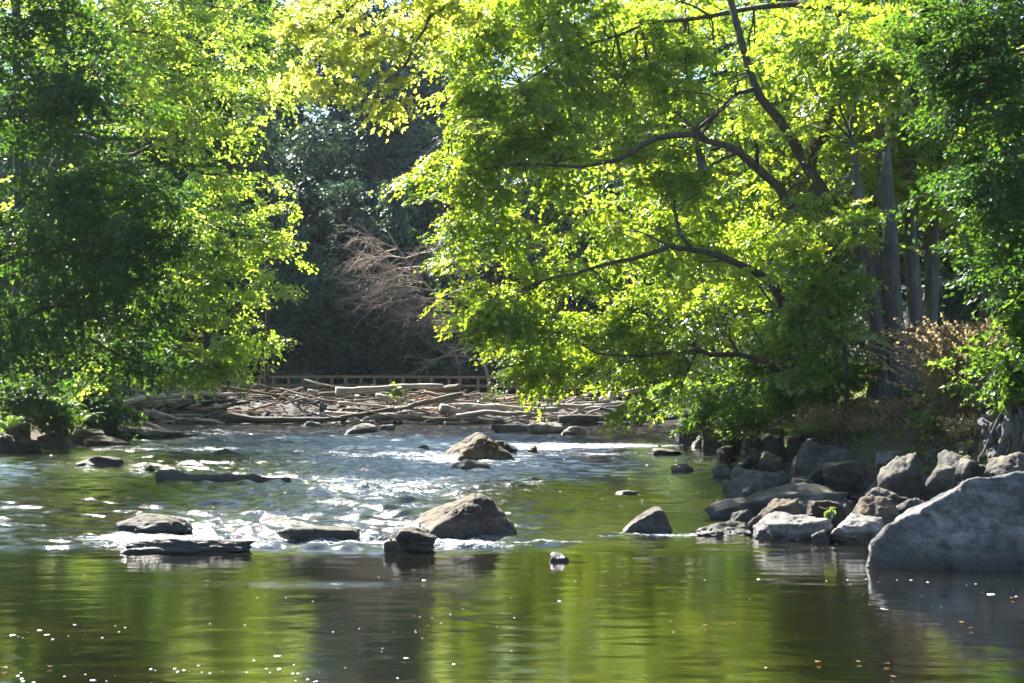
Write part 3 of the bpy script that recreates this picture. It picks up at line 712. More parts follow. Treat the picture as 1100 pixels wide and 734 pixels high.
def tree(name, label, base, trunk, lobes, nspray, leaf, bark='bark', limbs=(), R=0.9, K=5, Mn=10, L=0.11, droop=0.25, lobed=False, seed=1, group=None, tilt=0.4, cat='tree', shell=0.42, spread=60, sec=11,
         outb=0.6, twig_r=0.006, extra_trunks=(), limb_attach=True, plates=9, forks=0, even=.25):
    """trunk: (points, r0, r1); limbs: list of (points, r0, r1); lobes: [(centre, radii, weight)]"""
    r = np.random.default_rng(seed); base = np.asarray(base, dtype=float)
    root = bpy.data.objects.new(name, None); COL.objects.link(root); root.location = base
    tag(root, label, cat, group)
    att, attr = [], []
    for j, (pts, r0, r1) in enumerate([trunk, *extra_trunks]):
        c = spline(pts, 22); rad = r0 + (r1 - r0) * np.linspace(0, 1, 22) ** 0.8
        rad[:3] *= np.array([1.45, 1.2, 1.06])
        V, Q, _ = tubes(c, rad, 12, 0.16, seed + j)
        G = Geo(); G.add(V, quads=Q)
        link('trunk', G.mesh('trunk', base), M[bark], root)
        att.append(c[7:]); attr.append(rad[7:])
    for j, (pts, r0, r1) in enumerate(limbs):
        c = spline(pts, 20); c[1:-1] += r.normal(0, r0 * 0.25, (18, 3))
        rad = r0 + (r1 - r0) * np.linspace(0, 1, 20) ** 0.8
        V, Q, _ = tubes(c, rad, 8, 0.2, seed + 20 + j)
        G = Geo(); G.add(V, quads=Q)
        for q_ in range(forks):
            i = int(r.integers(5, 18)); tg = nrm(c[min(i + 1, 19)] - c[i - 1]); dv = nrm(tg + r.normal(0, .55, 3) + np.array([0, 0, .25])); ln_ = r.uniform(.8, 2.4) * (1 - .4 * i / 20)
            fc = c[i] + dv * ln_ * np.linspace(0, 1, 9)[:, None] + np.cumsum(r.normal(0, .05, (9, 3)), 0) * np.linspace(0, 1, 9)[:, None]; fc[:, 2] -= .12 * ln_ * np.linspace(0, 1, 9) ** 2
            V, Q, _ = tubes(fc, rad[i] * np.linspace(.6, .12, 9) + .004, 6, .2, seed + q_); G.add(V, quads=Q)
            att.append(fc[2:]); attr.append((rad[i] * np.linspace(.6, .12, 9) + .004)[2:])
        link('limb', G.mesh('limb', base), M[bark], root)
        if limb_attach: att.append(c[3:]); attr.append(rad[3:])
    A = np.concatenate(att); AR = np.concatenate(attr)
    if plates:
        pc, _ = in_lobes(lobes, max(8, nspray // plates), r, shell); kk = r.integers(len(pc), size=nspray)
        c = pc[kk] + r.normal(0, 1, (nspray, 3)) * np.array([.62, .62, .16]) * R
        c[:, 2] -= .10 * ((c[:, 0] - pc[kk, 0]) ** 2 + (c[:, 1] - pc[kk, 1]) ** 2) / R
        ev, _ = in_lobes(lobes, nspray, r, shell); c = np.where((r.random(nspray) < even)[:, None], ev, c)
    else:
        c, lc = in_lobes(lobes, nspray, r, shell)
    # second order branches
    S = min(nspray, max(6, nspray // sec)); sc = c[r.choice(nspray, S, replace=False)]
    k = nearest(sc, A); a0 = A[k]
    mid = (a0 + sc) / 2 + np.array([0, 0, 1.0]) * np.linalg.norm(sc - a0, axis=1, keepdims=True) * r.uniform(-0.05, 0.22, (S, 1)) + r.normal(0, .12, (S, 3))
    tt = np.linspace(0, 1, 7)[None, :, None]
    br = (1 - tt) ** 2 * a0[:, None] + 2 * tt * (1 - tt) * mid[:, None] + tt ** 2 * sc[:, None]
    br[:, 1:-1] += r.normal(0, 0.05, br[:, 1:-1].shape)
    ln = np.linalg.norm(sc - a0, axis=1)
    rr = np.minimum(0.010 + 0.009 * ln, AR[k] * 0.7)[:, None] * np.linspace(1, 0.25, 7)[None]
    G = Geo(); V, Q, _ = tubes(br, rr, 5); G.add(V, quads=Q)
    BP = np.concatenate([br[:, 2:].reshape(-1, 3), A[::3]])
    k = nearest(c, BP); b0 = BP[k]
    od = c - b0; od = od * np.array([1, 1, .35]); od += outb * nrm((c - A.mean(0)) * np.array([1, 1, 0.1])) * np.linalg.norm(od, axis=1, keepdims=True)
    od = nrm(od + r.normal(0, 0.22, od.shape) * np.linalg.norm(od, axis=1, keepdims=True)); od[:, 2] -= droop * 0.5
    mid = (b0 + c) / 2 + np.array([0, 0, 0.06])
    end = c + od * R * 0.35
    tt = np.linspace(0, 1, 5)[None, :, None]
    tw = (1 - tt) ** 2 * b0[:, None] + 2 * tt * (1 - tt) * mid[:, None] + tt ** 2 * end[:, None]
    V, Q, _ = tubes(tw, np.linspace(1, 0.3, 5)[None] * twig_r * r.uniform(.7, 1.5, (nspray, 1)), 3); G.add(V, quads=Q)
    link('branch_canopy', G.mesh('branch_canopy', base), M[bark], root)
    G = Geo(); sprays(G, c, od, R, K, Mn, L, droop, r, lobed, spread, tilt)
    link('crown', G.mesh('crown', base, False), M[leaf], root)
    return root


def LB(px, py, d, rx, ry, rd, w=None):     # crown lobe from its place in the view
    return (P(px, py, d), np.array([rx / F * d, rd * 0.75, ry / F * d]), w if w else rx * ry / 1e4)


# hero maple on the right bank -------------------------------------------------
tb = np.array([10.1, 40.0, float(terrain_z(10.1, 40.0)) - 0.15])
tree('maple_tree', 'large sunlit maple leaning over the river with dark arching limbs', tb,
     ([tb, P(952, 380, 40), P(948, 310, 40), P(925, 262, 40.3), P(896, 228, 40.5), P(868, 180, 40.8), P(838, 130, 41), P(812, 96, 41), P(790, 20, 41.5), P(770, -60, 42)], 0.36, 0.07),
     [LB(600, 70, 42, 130, 85, 2.6, 1.0), LB(560, 165, 41, 95, 70, 1.8, .75), LB(478, 188, 40.5, 48, 20, .8, .16), LB(560, 285, 41, 82, 72, 1.6, .72), LB(525, 335, 41, 42, 30, 1.2, .22),
      LB(620, 375, 42, 82, 42, 1.5, .42), LB(565, 395, 42, 30, 24, 1.0, .12), LB(710, 405, 42, 60, 32, 1.8, .35), LB(700, 190, 42.5, 120, 105, 2.6, 1.1), LB(715, 320, 42, 115, 80, 1.9, .85),
      LB(810, 90, 44, 130, 115, 2.8, .65), LB(800, 270, 43.5, 80, 90, 2.2, .9), LB(720, 0, 44, 230, 70, 3.0, 1.1), LB(580, 0, 42.5, 70, 50, 2, .5), LB(690, 70, 43, 90, 60, 2, .7), LB(905, 30, 45, 90, 80, 2.6, .5), LB(505, 30, 41.5, 45, 70, 1.5, .3)],
     2300, 'maple', 'bark',
     [([P(893, 230, 40.5), P(862, 226, 40.2), P(835, 204, 40), P(800, 166, 39.6), P(765, 153, 39.5), P(735, 147, 39.5), P(700, 152, 39.4), P(664, 172, 39.4), P(620, 180, 39.8), P(560, 176, 40), P(505, 185, 40.2)], 0.17, 0.025),
      ([P(870, 360, 41), P(848, 335, 40.6), P(824, 303, 40.2), P(790, 280, 39.8), P(742, 267, 39.5), P(690, 275, 39.3), P(630, 290, 39.2), P(580, 303, 39.4)], 0.17, 0.022),
      ([P(812, 96, 41), P(790, 102, 40.6), P(768, 125, 40.2), P(752, 148, 39.8)], 0.07, 0.03),
      ([P(900, 420, 42), P(850, 395, 41.5), P(800, 383, 41), P(745, 378, 40.6), P(690, 382, 40.4), P(640, 380, 40.6)], 0.12, 0.02),
      ([P(742, 267, 39.5), P(728, 245, 39.6), P(724, 215, 39.8)], 0.06, 0.02),
      ([P(930, 60, 42.5), P(915, 25, 42.5), P(890, 8, 42.5), P(850, 5, 42.5), P(800, 12, 42.3), P(740, 20, 42), P(680, 30, 41.8), P(620, 55, 41.6), P(560, 90, 41.4)], 0.15, 0.02),
      ([P(868, 180, 40.8), P(900, 110, 41.5), P(930, 60, 42.5), P(950, -30, 43)], 0.2, 0.08)],
     R=0.8, K=5, Mn=12, L=0.116, even=.14, plates=11, droop=0.35, lobed=True, seed=3, twig_r=.009, forks=5)

# trees and saplings behind and beside the hero --------------------------------
def simple_tree(name, label, px, d, topy, lobes, n, leaf, r0=0.25, bark='bark', lean=(0, 0), nlimb=0, **kw):
    x = (px - 550) / F * d; z0 = float(terrain_z(x, d)) - 0.2
    b = np.array([x, d, z0]); top = P(px + lean[0], topy, d + lean[1])
    m1 = b + (top - b) * 0.35 + np.array([0.1, 0, 0]); m2 = b + (top - b) * 0.7 + np.array([-0.12, 0.1, 0])
    lim = []
    rl = np.random.default_rng(kw.get('seed', 1) + 500); tr = spline([b, m1, m2, top], 40)
    for k in range(nlimb):                                        # a limb rising from the trunk into each of the biggest lobes, then drooping
        lc = lobes[k % len(lobes)][0]; j = int(np.clip(np.argmin(np.abs(tr[:, 2] - (lc[2] - 1.0 - 0.25 * abs(lc[0] - x)))), 6, 36)); a = tr[j]; v = lc - a; ln = np.linalg.norm(v)
        up = np.array([0, 0, .16 * ln]); w = rl.normal(0, .06 * ln, (3, 3))
        lim.append(([a, a + v * .3 + up + w[0], a + v * .62 + up * 1.1 + w[1], a + v * .9 + up * .5 + w[2], a + v * 1.15 - up * .2], min(r0 * .45, .03 + .012 * ln), .015))
    return tree(name, label, b, ([b, m1, m2, top], r0, r0 * 0.3), lobes, n, leaf, bark, lim, **kw)


xb = P(965, 415, 39)[0]
bt = np.array([xb, 39.0, float(terrain_z(xb, 39)) - .2])
tree('basswood_tree', 'grey multi-trunked tree standing behind the dry shrub on the bank', bt,
     ([bt, P(958, 340, 39), P(955, 260, 39), P(948, 120, 39.5), P(955, -60, 40)], 0.42, 0.14),
     [LB(940, 130, 40.5, 90, 110, 2.0, 1.2), LB(1010, 60, 42, 110, 110, 2.5, 1.2), LB(980, -60, 42, 140, 90, 3, 1.2), LB(900, 215, 39.5, 60, 50, 1.3, .4), LB(1000, 200, 41, 70, 60, 1.8, .5), LB(930, 140, 42, 70, 60, 1.2, .7), LB(895, 50, 38, 80, 60, 1.3, .7), LB(960, 60, 38, 60, 60, 1.2, .5)], 820, 'maple', 'greybark',
     R=0.85, K=5, Mn=10, L=0.14, lobed=True, seed=12,
     extra_trunks=[([bt + np.array([-.55, -.3, 0]), P(940, 340, 38.6), P(930, 270, 38.6), P(915, 150, 39)], 0.26, 0.1), ([bt + np.array([.45, .9, .1]), P(982, 330, 40.2), P(978, 220, 40.4), P(985, 40, 41)], 0.3, 0.1),
                   ([bt + np.array([1.2, 1.6, .2]), P(1000, 330, 41), P(1004, 200, 41.5), P(1015, 0, 42)], 0.26, 0.1)])
simple_tree('maple_sapling', 'bright lime sapling in front of the grey trunks above the bank rocks', 905, 37.5, 230,
            [LB(870, 275, 37, 52, 40, 1.2, .6), LB(910, 240, 37, 60, 35, 1.2, .5), LB(900, 320, 36.8, 50, 40, 1.1, .6), LB(865, 345, 37, 40, 40, 1, .4), LB(880, 390, 37.2, 45, 36, 1, .4)],
            210, 'maple', 0.06, R=0.6, K=5, Mn=9, L=0.13, lobed=True, seed=14)
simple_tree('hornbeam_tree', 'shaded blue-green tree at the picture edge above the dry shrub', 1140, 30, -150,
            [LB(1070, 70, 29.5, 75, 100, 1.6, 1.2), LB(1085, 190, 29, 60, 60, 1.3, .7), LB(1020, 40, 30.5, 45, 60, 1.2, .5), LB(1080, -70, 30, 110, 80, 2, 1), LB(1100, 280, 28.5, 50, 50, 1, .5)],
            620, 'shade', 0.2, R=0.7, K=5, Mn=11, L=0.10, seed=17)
simple_tree('alder_tree', 'green tree at the picture edge with leaves hanging beside the dry shrub', 1150, 33, 100,
            [LB(1075, 255, 33, 40, 30, 1.0, .35), LB(1102, 335, 32, 36, 60, 1.0, .5), LB(1095, 400, 31, 26, 36, .7, .25), LB(1100, 200, 33, 60, 60, 1.3, .6)],
            330, 'shrub', 0.16, R=0.65, K=5, Mn=10, L=0.12, lobed=True, seed=19)
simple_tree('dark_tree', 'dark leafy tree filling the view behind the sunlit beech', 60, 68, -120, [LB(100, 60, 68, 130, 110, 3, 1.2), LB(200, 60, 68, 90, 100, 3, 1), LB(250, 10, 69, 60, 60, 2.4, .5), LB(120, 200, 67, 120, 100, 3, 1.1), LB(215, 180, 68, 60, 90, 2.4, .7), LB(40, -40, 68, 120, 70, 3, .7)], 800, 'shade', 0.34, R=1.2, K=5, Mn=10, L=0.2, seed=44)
xr = P(757, 400, 52)[0]
simple_tree('pole_tree', 'slim grey-trunked tree seen through the maple leaves over the water', 790, 56, -40, [LB(770, 60, 57, 110, 100, 2.6, 1), LB(830, 180, 56, 70, 80, 2, .6), LB(640, 40, 57, 130, 90, 2.6, 1.2), LB(690, 150, 57, 110, 80, 2.4, 1), LB(570, 120, 57, 60, 90, 2, .6), LB(740, 260, 57, 90, 70, 2, .7), LB(850, 80, 57, 90, 100, 2, 1), LB(930, 60, 57, 80, 90, 2, .8), LB(520, 20, 57, 50, 60, 1.6, .35)], 1400, 'maple', 0.28, 'greybark', even=.5, lean=(-60, 0), R=1.0, K=5, Mn=9, L=0.17, lobed=True, seed=23)
simple_tree('dark_tree', 'dark upright trunk behind the maple where its limbs meet', 878, 50, -40, [LB(870, 120, 51, 120, 130, 2.6, 1), LB(930, 240, 50, 70, 60, 2, .4), LB(840, 320, 50, 80, 70, 1.8, .4)], 380, 'shrub', 0.3, 'bark', R=1.0, K=5, Mn=9, L=0.17, seed=29)

# yellowing maple whose high limb hangs over the river
xy = 11.8; by = np.array([xy, 36.5, float(terrain_z(xy, 36.5)) - .2])
tree('maple_tree', 'maple with yellowing leaves hanging from a high limb over midstream', by,
     ([by, P(1062, 300, 36.6), P(1050, 100, 36.8), P(1030, -60, 37), P(1000, -160, 37)], 0.3, 0.14),
     [LB(400, 25, 37, 60, 32, 1.2, .5), LB(455, 45, 37, 34, 26, 1.0, .25), LB(388, 88, 36.8, 34, 24, .9, .26), LB(345, 50, 37.2, 32, 38, 1.0, .3), LB(425, 90, 36.8, 36, 16, .8, .2), LB(394, 118, 36.7, 16, 10, .5, .06), LB(475, 0, 37, 50, 30, 1.2, .3), LB(330, 10, 37.3, 40, 34, 1.2, .35), LB(420, -30, 37, 90, 30, 1.4, .5)],
     185, 'yellow', 'bark',
     [([P(1010, -120, 37), P(880, -130, 37), P(740, -100, 37), P(600, -60, 37), P(520, -20, 37), P(488, 2, 37), P(462, 22, 36.9), P(440, 60, 36.8), P(418, 92, 36.7)], 0.16, 0.014),
      ([P(600, -60, 37), P(480, -55, 37.2), P(410, -15, 37.2), P(372, 12, 37.2), P(350, 30, 37.2), P(322, 56, 37.2)], 0.08, 0.012)],
     R=0.6, K=5, Mn=10, L=0.125, lobed=True, seed=31, droop=0.4)

# left bank ---------------------------------------------------------------------
simple_tree('beech_tree', 'yellow-green sunlit beech with pointed sprays reaching over the log jam', 20, 55, -160,
            [LB(175, 60, 53, 95, 90, 2.6, 1.3), LB(235, 20, 53, 60, 70, 2, .7), LB(215, 150, 53, 62, 75, 1.7, .8), LB(255, 205, 52.5, 48, 36, 1.1, .36), LB(262, 258, 52.5, 50, 24, 1.0, .32), LB(235, 300, 52, 58, 40, 1.2, .48), LB(225, 365, 52, 62, 36, 1.6, .6), LB(262, 372, 52, 30, 16, .8, .16), LB(225, 397, 52, 60, 14, 1.2, .3),
             LB(160, 280, 53, 80, 80, 2, .9), LB(140, 380, 53, 90, 36, 1.8, .7), LB(90, 0, 55, 110, 110, 2.6, 1), LB(150, -90, 55, 150, 80, 3, 1)],
            1350, 'beech', 0.34, plates=9, even=.18, nlimb=12, R=0.95, K=5, Mn=12, L=0.135, seed=37, droop=0.08, spread=42, outb=1.1)
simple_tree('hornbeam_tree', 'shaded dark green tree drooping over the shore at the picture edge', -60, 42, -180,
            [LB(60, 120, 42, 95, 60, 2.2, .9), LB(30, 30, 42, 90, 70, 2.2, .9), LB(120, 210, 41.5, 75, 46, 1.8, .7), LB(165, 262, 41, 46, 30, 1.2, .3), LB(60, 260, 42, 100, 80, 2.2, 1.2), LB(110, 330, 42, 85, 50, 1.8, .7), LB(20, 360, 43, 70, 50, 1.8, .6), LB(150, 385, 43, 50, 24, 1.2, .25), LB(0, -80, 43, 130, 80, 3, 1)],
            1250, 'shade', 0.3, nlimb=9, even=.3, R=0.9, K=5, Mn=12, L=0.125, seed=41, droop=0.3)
simple_tree('beech_tree', 'pale beech standing farther back above the far end of the footbridge', 60, 76, -70,
            [LB(250, 40, 75, 70, 80, 3.5, 1), LB(300, 60, 76, 36, 60, 2, .5), LB(325, 10, 77, 40, 40, 2, .5), LB(180, 120, 76, 90, 90, 4, 1), LB(285, 10, 75, 50, 60, 3, .5), LB(120, 240, 74, 120, 130, 4, 1), LB(80, 40, 75, 120, 90, 4, 1.1), LB(200, 10, 75, 100, 60, 3, .8)], 620, 'beech', 0.35, nlimb=5, R=1.4, K=5, Mn=11, L=0.22, seed=43, spread=50)
simple_tree('spindle_tree', 'brown-tinged thin tree beside the pale beech at the gap', 285, 84, 30,
            [LB(290, 85, 84, 28, 32, 1.8, 1), LB(300, 40, 84, 26, 30, 1.6, .8)], 90, 'yellow', 0.14, R=1.0, K=5, Mn=9, L=0.2, seed=47)

# ------------------------------------------------------------------ dark wood behind
def arche(kind, seed):
    if kind == 'oak':
        lob = [((0, 0, 7), (4.6, 4.2, 5), 1), ((1.5, -1, 12), (3.9, 3.6, 4.5), 1), ((-1.6, 0, 10.5), (3.6, 3.4, 4), .8), ((0, 0, 16), (2.8, 2.6, 3.6), .6), ((0.5, -1.2, 3), (4.4, 3, 3), .6)]; n, top = 900, 18
    elif kind == 'ash':
        lob = [((0, 0, 9), (3.4, 3.2, 6), 1), ((0.7, 0, 15), (2.8, 2.8, 5), .9), ((-1, -.5, 5), (3.4, 3, 3.6), .6), ((.4, .2, 20), (1.9, 1.9, 3.4), .5), ((0, -1, 2.4), (3.4, 2.6, 2.6), .4)]; n, top = 800, 22
    else:
        lob = [((0, 0, 3 + 2.1 * k), (3.9 - .36 * k, 3.9 - .36 * k, 1.5), 1 - .08 * k) for k in range(10)]; n, top = 900, 24
    lob = [(np.array(c, dtype=float), np.array(rr, dtype=float), w) for c, rr, w in lob]
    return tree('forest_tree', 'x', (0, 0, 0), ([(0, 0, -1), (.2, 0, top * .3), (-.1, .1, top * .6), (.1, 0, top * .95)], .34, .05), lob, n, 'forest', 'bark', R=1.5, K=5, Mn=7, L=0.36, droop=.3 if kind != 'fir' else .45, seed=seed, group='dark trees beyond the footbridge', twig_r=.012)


ARCH = {k: arche(k, s) for k, s in (('oak', 51), ('ash', 53), ('fir', 57))}
BG = [
    ('oak', 318, 99, .62, 0, 'rounded blue-green tree nearest the jagged beech sprays behind the footbridge'), ('ash', 372, 102, .62, 1.1, 'small dark tree straight behind the bleached dead tree'),
    ('fir', 424, 104, .55, 2.2, 'dark conifer-like tree just beyond the sapling on the jam'), ('oak', 474, 101, .6, 3.3, 'dark rounded tree between the dead tree and the maple leaves'),
    ('ash', 275, 108, .72, 4, 'dark tall tree showing above the beech sprays'), ('oak', 532, 103, .7, 5, 'dark tree half covered by the lowest maple leaves at the bridge end'),
    ('oak', 345, 112, .95, .6, 'broad-crowned tree in the second rank under the yellow leaves'), ('ash', 404, 114, .92, 1.9, 'pale-topped tall tree in the second rank of the gap'),
    ('oak', 455, 113, .9, 2.8, 'broad dark tree in the second rank close to the maple'), ('fir', 505, 115, .95, 3.9, 'dark conifer-like tree in the second rank glimpsed through the maple'),
    ('fir', 300, 124, 1.15, 2.9, 'tall conifer-like tree in the third rank beside the pale beech'), ('ash', 362, 127, 1.3, 5.6, 'tallest dark tree rising behind the yellow leaves'), ('oak', 428, 126, 1.35, .8, 'great dark crown in the third rank at the middle of the gap'), ('ash', 488, 128, 1.3, 3.0, 'tall dark tree in the third rank against the maple edge'),
    ('oak', 590, 103, 1.0, .9, 'dark tree behind the maple over the jam'), ('ash', 650, 106, 1.0, 2.5, 'dark tree glimpsed through the middle of the maple'),
    ('oak', 715, 100, 1.0, 4.4, 'dark tree behind the black leaning rock'), ('oak', 240, 106, 1.0, 5.2, 'dark tree behind the beech above the jam'), ('ash', 180, 104, 1.0, .3, 'dark tree behind the beech and the shaded tree'),
    ('oak', 110, 100, 1.0, 1.4, 'dark tree deep behind the shaded drooping tree'), ('oak', 40, 96, 1.0, 3.1, 'dark tree behind the shaded shore at the picture edge'),
    ('oak', 800, 76, .8, 2.0, 'dark tree behind the shrubs on the bank'), ('ash', 870, 70, .8, 5.5, 'dark tree behind the bright sapling'), ('oak', 960, 62, .75, .2, 'dark tree behind the grey multi-trunked tree'),
    ('oak', 1050, 54, .7, 4.9, 'dark tree behind the dry shrub'), ('oak', 1120, 48, .65, 3.6, 'dark tree behind the shaded tree at the picture edge'),
]
seen = set()
for kind, px, d, s, rz, lab in BG:
    o = ARCH[kind] if kind not in seen else copy_tree(ARCH[kind]); seen.add(kind)
    x = (px - 550) / F * d
    o.location = (x, d, float(terrain_z(x, d)) - 0.3); o.rotation_euler = (0, 0, rz); o.scale = (s, s, s * random.uniform(1.05, 1.25)); o['label'] = lab
# the far wood on the hill: one mass
G = Geo(); r = np.random.default_rng(77)
lob = []
for k in range(150):
    y = r.uniform(124, 205); x = r.uniform(-0.5, 0.5) * y * 1.15; hgt = r.uniform(9, 15)
    z = float(terrain_z(x, y))
    lob.append((np.array([x, y, z + hgt * .55]), np.array([4.2, 4.0, hgt * .6]), 1.0))
for k in range(70):
    sgn = 1 if k % 2 else -1; y = r.uniform(40, 120); x = sgn * (0.36 * y + r.uniform(3, 26)); hgt = r.uniform(8, 13); z = float(terrain_z(x, y))
    lob.append((np.array([x, y, z + hgt * .55]), np.array([3.6, 3.6, hgt * .6]), .8))
c, lc = in_lobes(lob, 13000, r, .3)
sprays(G, c, (c - lc) * np.array([1, 1, .2]) + r.normal(0, .4, c.shape), 2.0, 4, 6, .62, .3, r)
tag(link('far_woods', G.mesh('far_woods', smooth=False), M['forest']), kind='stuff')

# ------------------------------------------------------------------ bleached dead tree
def dead_tree():
    r = np.random.default_rng(5)
    b = np.array([P(535, 0, 96)[0], 96.0, float(terrain_z(P(535, 0, 96)[0], 96)) - .2])
    root = bpy.data.objects.new('dead_tree', None); COL.objects.link(root); root.location = b
    tag(root, 'bleached leafless dead tree with pinkish branches leaning behind the footbridge', 'tree')
    tr = [b, P(515, 375, 96), P(475, 325, 95.5), P(440, 285, 95), P(408, 236, 95)]
    c = spline(tr, 20); rad = np.linspace(.14, .03, 20)
    G = Geo(); V, Q, _ = tubes(c, rad, 8, .15); G.add(V, quads=Q); link('trunk', G.mesh('trunk', b), M['deadwood'], root)
    G = Geo(); segs = []
    def grow(p, d, ln, rad, lev):
        n = 6; pts = [p]
        for i in range(n - 1):
            d = d + r.normal(0, .10, 3) + np.array([0, 0, -0.015]); d = d / np.linalg.norm(d); p = p + d * ln / (n - 1); pts.append(p)
        segs.append((np.array(pts), np.linspace(rad, rad * .4, n)))
        if lev < 3:
            for i in range(1, n):
                for q in range(2 if lev < 2 else 2):
                    if r.random() < .85:
                        nd = d * .8 + r.normal(0, .52, 3) + np.array([-.1, 0, 0]); nd /= np.linalg.norm(nd)
                        grow(pts[i], nd, ln * r.uniform(.35, .6), max(rad * .5, .016), lev + 1)
    for k in [q // 2 for q in range(8, 34)]:
        t_ = k / 19
        d = np.array([r.choice([-1, -1, -1, .8]) * 1.0, r.normal(0, .35), r.uniform(-.12, .45)]); d /= np.linalg.norm(d)
        grow(c[k], d, r.uniform(2.4, 4.6) * (1.15 - .45 * t_), .05, 1)
    V, Q, _ = tubes(np.array([s[0] for s in segs]), np.array([s[1] for s in segs]), 3); G.add(V, quads=Q)
    link('branch_canopy', G.mesh('branch_canopy', b), M['deadwood'], root)
dead_tree()

# ------------------------------------------------------------------ footbridge
def footbridge():
    Y = 90.5; x0, x1 = P(70, 0, Y)[0], P(660, 0, Y)[0]
    root = bpy.data.objects.new('footbridge', None); COL.objects.link(root); root.location = ((x0 + x1) / 2, Y, 0)
    tag(root, 'low wooden footbridge with open railings crossing behind the log jam', 'bridge')
    o = np.array(root.location)
    def arc(x): return 0.18 * (1 - ((x - (x0 + x1) / 2) / ((x1 - x0) / 2)) ** 2)
    def part(name, fill):
        G = Geo(); fill(G); return link(name, G.mesh(name, o, False), M['timber'], root)
    xs = np.linspace(x0, x1, 60)
    def strip(G, y, z, w, h):
        pts = np.stack([xs, np.full(60, y), z + arc(xs)], 1)
        v = np.concatenate([pts + np.array([0, a * w / 2, c * h / 2]) for a, c in ((-1, -1), (1, -1), (1, 1), (-1, 1))])
        q = []
        for k in range(4):
            k2 = (k + 1) % 4
            for i in range(59): q.append([k * 60 + i, k * 60 + i + 1, k2 * 60 + i + 1, k2 * 60 + i])
        q += [[0, 60, 120, 180], [59, 239, 179, 119]]
        G.add(v, quads=q)
    part('deck', lambda G: strip(G, Y, 1.12, 2.3, .14))
    for y in (Y - .9, Y + .9): part('beam', lambda G: strip(G, y, .9, .2, .28))
    for k, y in enumerate((Y - 1.1, Y + 1.1)):
        part('top_rail', lambda G: strip(G, y, 2.3, .2, .14)); part('middle_rail', lambda G: strip(G, y, 1.78, .07, .13))
        n = 19
        for i in range(n):
            x = x0 + (x1 - x0) * (i + .3 + .34 * k) / n
            part('post', lambda G: G.box((x, y + (.06 if k == 0 else -.06), 1.72 + arc(x)), (.17, .15, 1.16)))
    for i in range(6):
        x = x0 + (x1 - x0) * (i + .5) / 6
        for y in (Y - .9, Y + .9): part('pier', lambda G: G.box((x, y, -.05), (.26, .26, 1.6)))
footbridge()

# ------------------------------------------------------------------ log jam
TOPX = [100, 120, 160, 200, 245, 290, 330, 400, 470, 500, 540, 600, 660, 745]
TOPY = [433, 430, 425, 422, 420, 419, 421, 422, 421, 423, 428, 431, 433, 435]
def debris():
    G = Geo(); r = np.random.default_rng(3)
    nxs, nys = 200, 24
    xs = np.linspace(P(96, 0, 82)[0], P(752, 0, 82)[0], nxs); ys = np.linspace(78.8, 88, nys)
    X, Y = np.meshgrid(xs, ys)
    ztop = HC - (np.interp(550 + X / 82 * F, TOPX, TOPY) - HY) / F * 82
    tt = (Y - 78.8) / 9.2
    prof = np.clip(np.minimum(tt * 3.2, (1 - tt) * 3.2), 0, 1) ** .7
    q = np.stack([X.ravel(), Y.ravel(), np.zeros(X.size)], 1)
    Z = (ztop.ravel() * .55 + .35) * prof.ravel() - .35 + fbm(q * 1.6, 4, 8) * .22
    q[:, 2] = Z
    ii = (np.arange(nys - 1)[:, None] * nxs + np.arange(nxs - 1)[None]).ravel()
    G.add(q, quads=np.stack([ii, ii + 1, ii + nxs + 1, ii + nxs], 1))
    n = 650
    cx = r.uniform(xs[0], xs[-1], n); tl = r.random(n)
    zt = HC - (np.interp(550 + cx / 82 * F, TOPX, TOPY) - HY) / F * 82
    yaw = r.normal(0, .7, n); pit = r.normal(0, .18, n); ln = r.uniform(.5, 2.2, n)
    dv = np.stack([np.cos(yaw) * np.cos(pit), np.sin(yaw) * np.cos(pit), np.sin(pit)], 1) * ln[:, None]
    c = np.stack([cx, 79.5 + 5 * tl + r.normal(0, .4, n), np.maximum(.05, tl * zt * .85 + r.normal(.1, .1, n))], 1)
    pts = c[:, None] + dv[:, None] * np.linspace(-.5, .5, 5)[None, :, None] + r.normal(0, .04, (n, 5, 3))
    V, Q, _ = tubes(pts, r.uniform(.015, .05, (n, 1)) * np.linspace(1, .6, 5)[None], 4); G.add(V, quads=Q)
    G2 = Geo(); n = 900
    cx = r.uniform(xs[0], xs[-1], n); tl = r.random(n) ** .7
    zt = HC - (np.interp(550 + cx / 82 * F, TOPX, TOPY) - HY) / F * 82
    yaw = r.normal(0, .8, n); pit = r.normal(0, .22, n); ln = r.uniform(.5, 2.4, n)
    dv = np.stack([np.cos(yaw) * np.cos(pit), np.sin(yaw) * np.cos(pit), np.sin(pit)], 1) * ln[:, None]
    c = np.stack([cx, 78.9 + 5.4 * tl + r.normal(0, .3, n), np.maximum(.05, tl * zt * .97 + r.normal(0, .06, n))], 1)
    pts = c[:, None] + dv[:, None] * np.linspace(-.5, .5, 6)[None, :, None] + np.cumsum(r.normal(0, .035, (n, 6, 3)), 1)
    V, Q, _ = tubes(pts, r.uniform(.012, .04, (n, 1)) * np.linspace(1, .5, 6)[None], 4); G2.add(V, quads=Q)
    tag(link('twig_litter', G2.mesh('twig_litter'), M['drift_brown']), kind='stuff')
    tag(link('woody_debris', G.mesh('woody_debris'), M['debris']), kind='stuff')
debris()


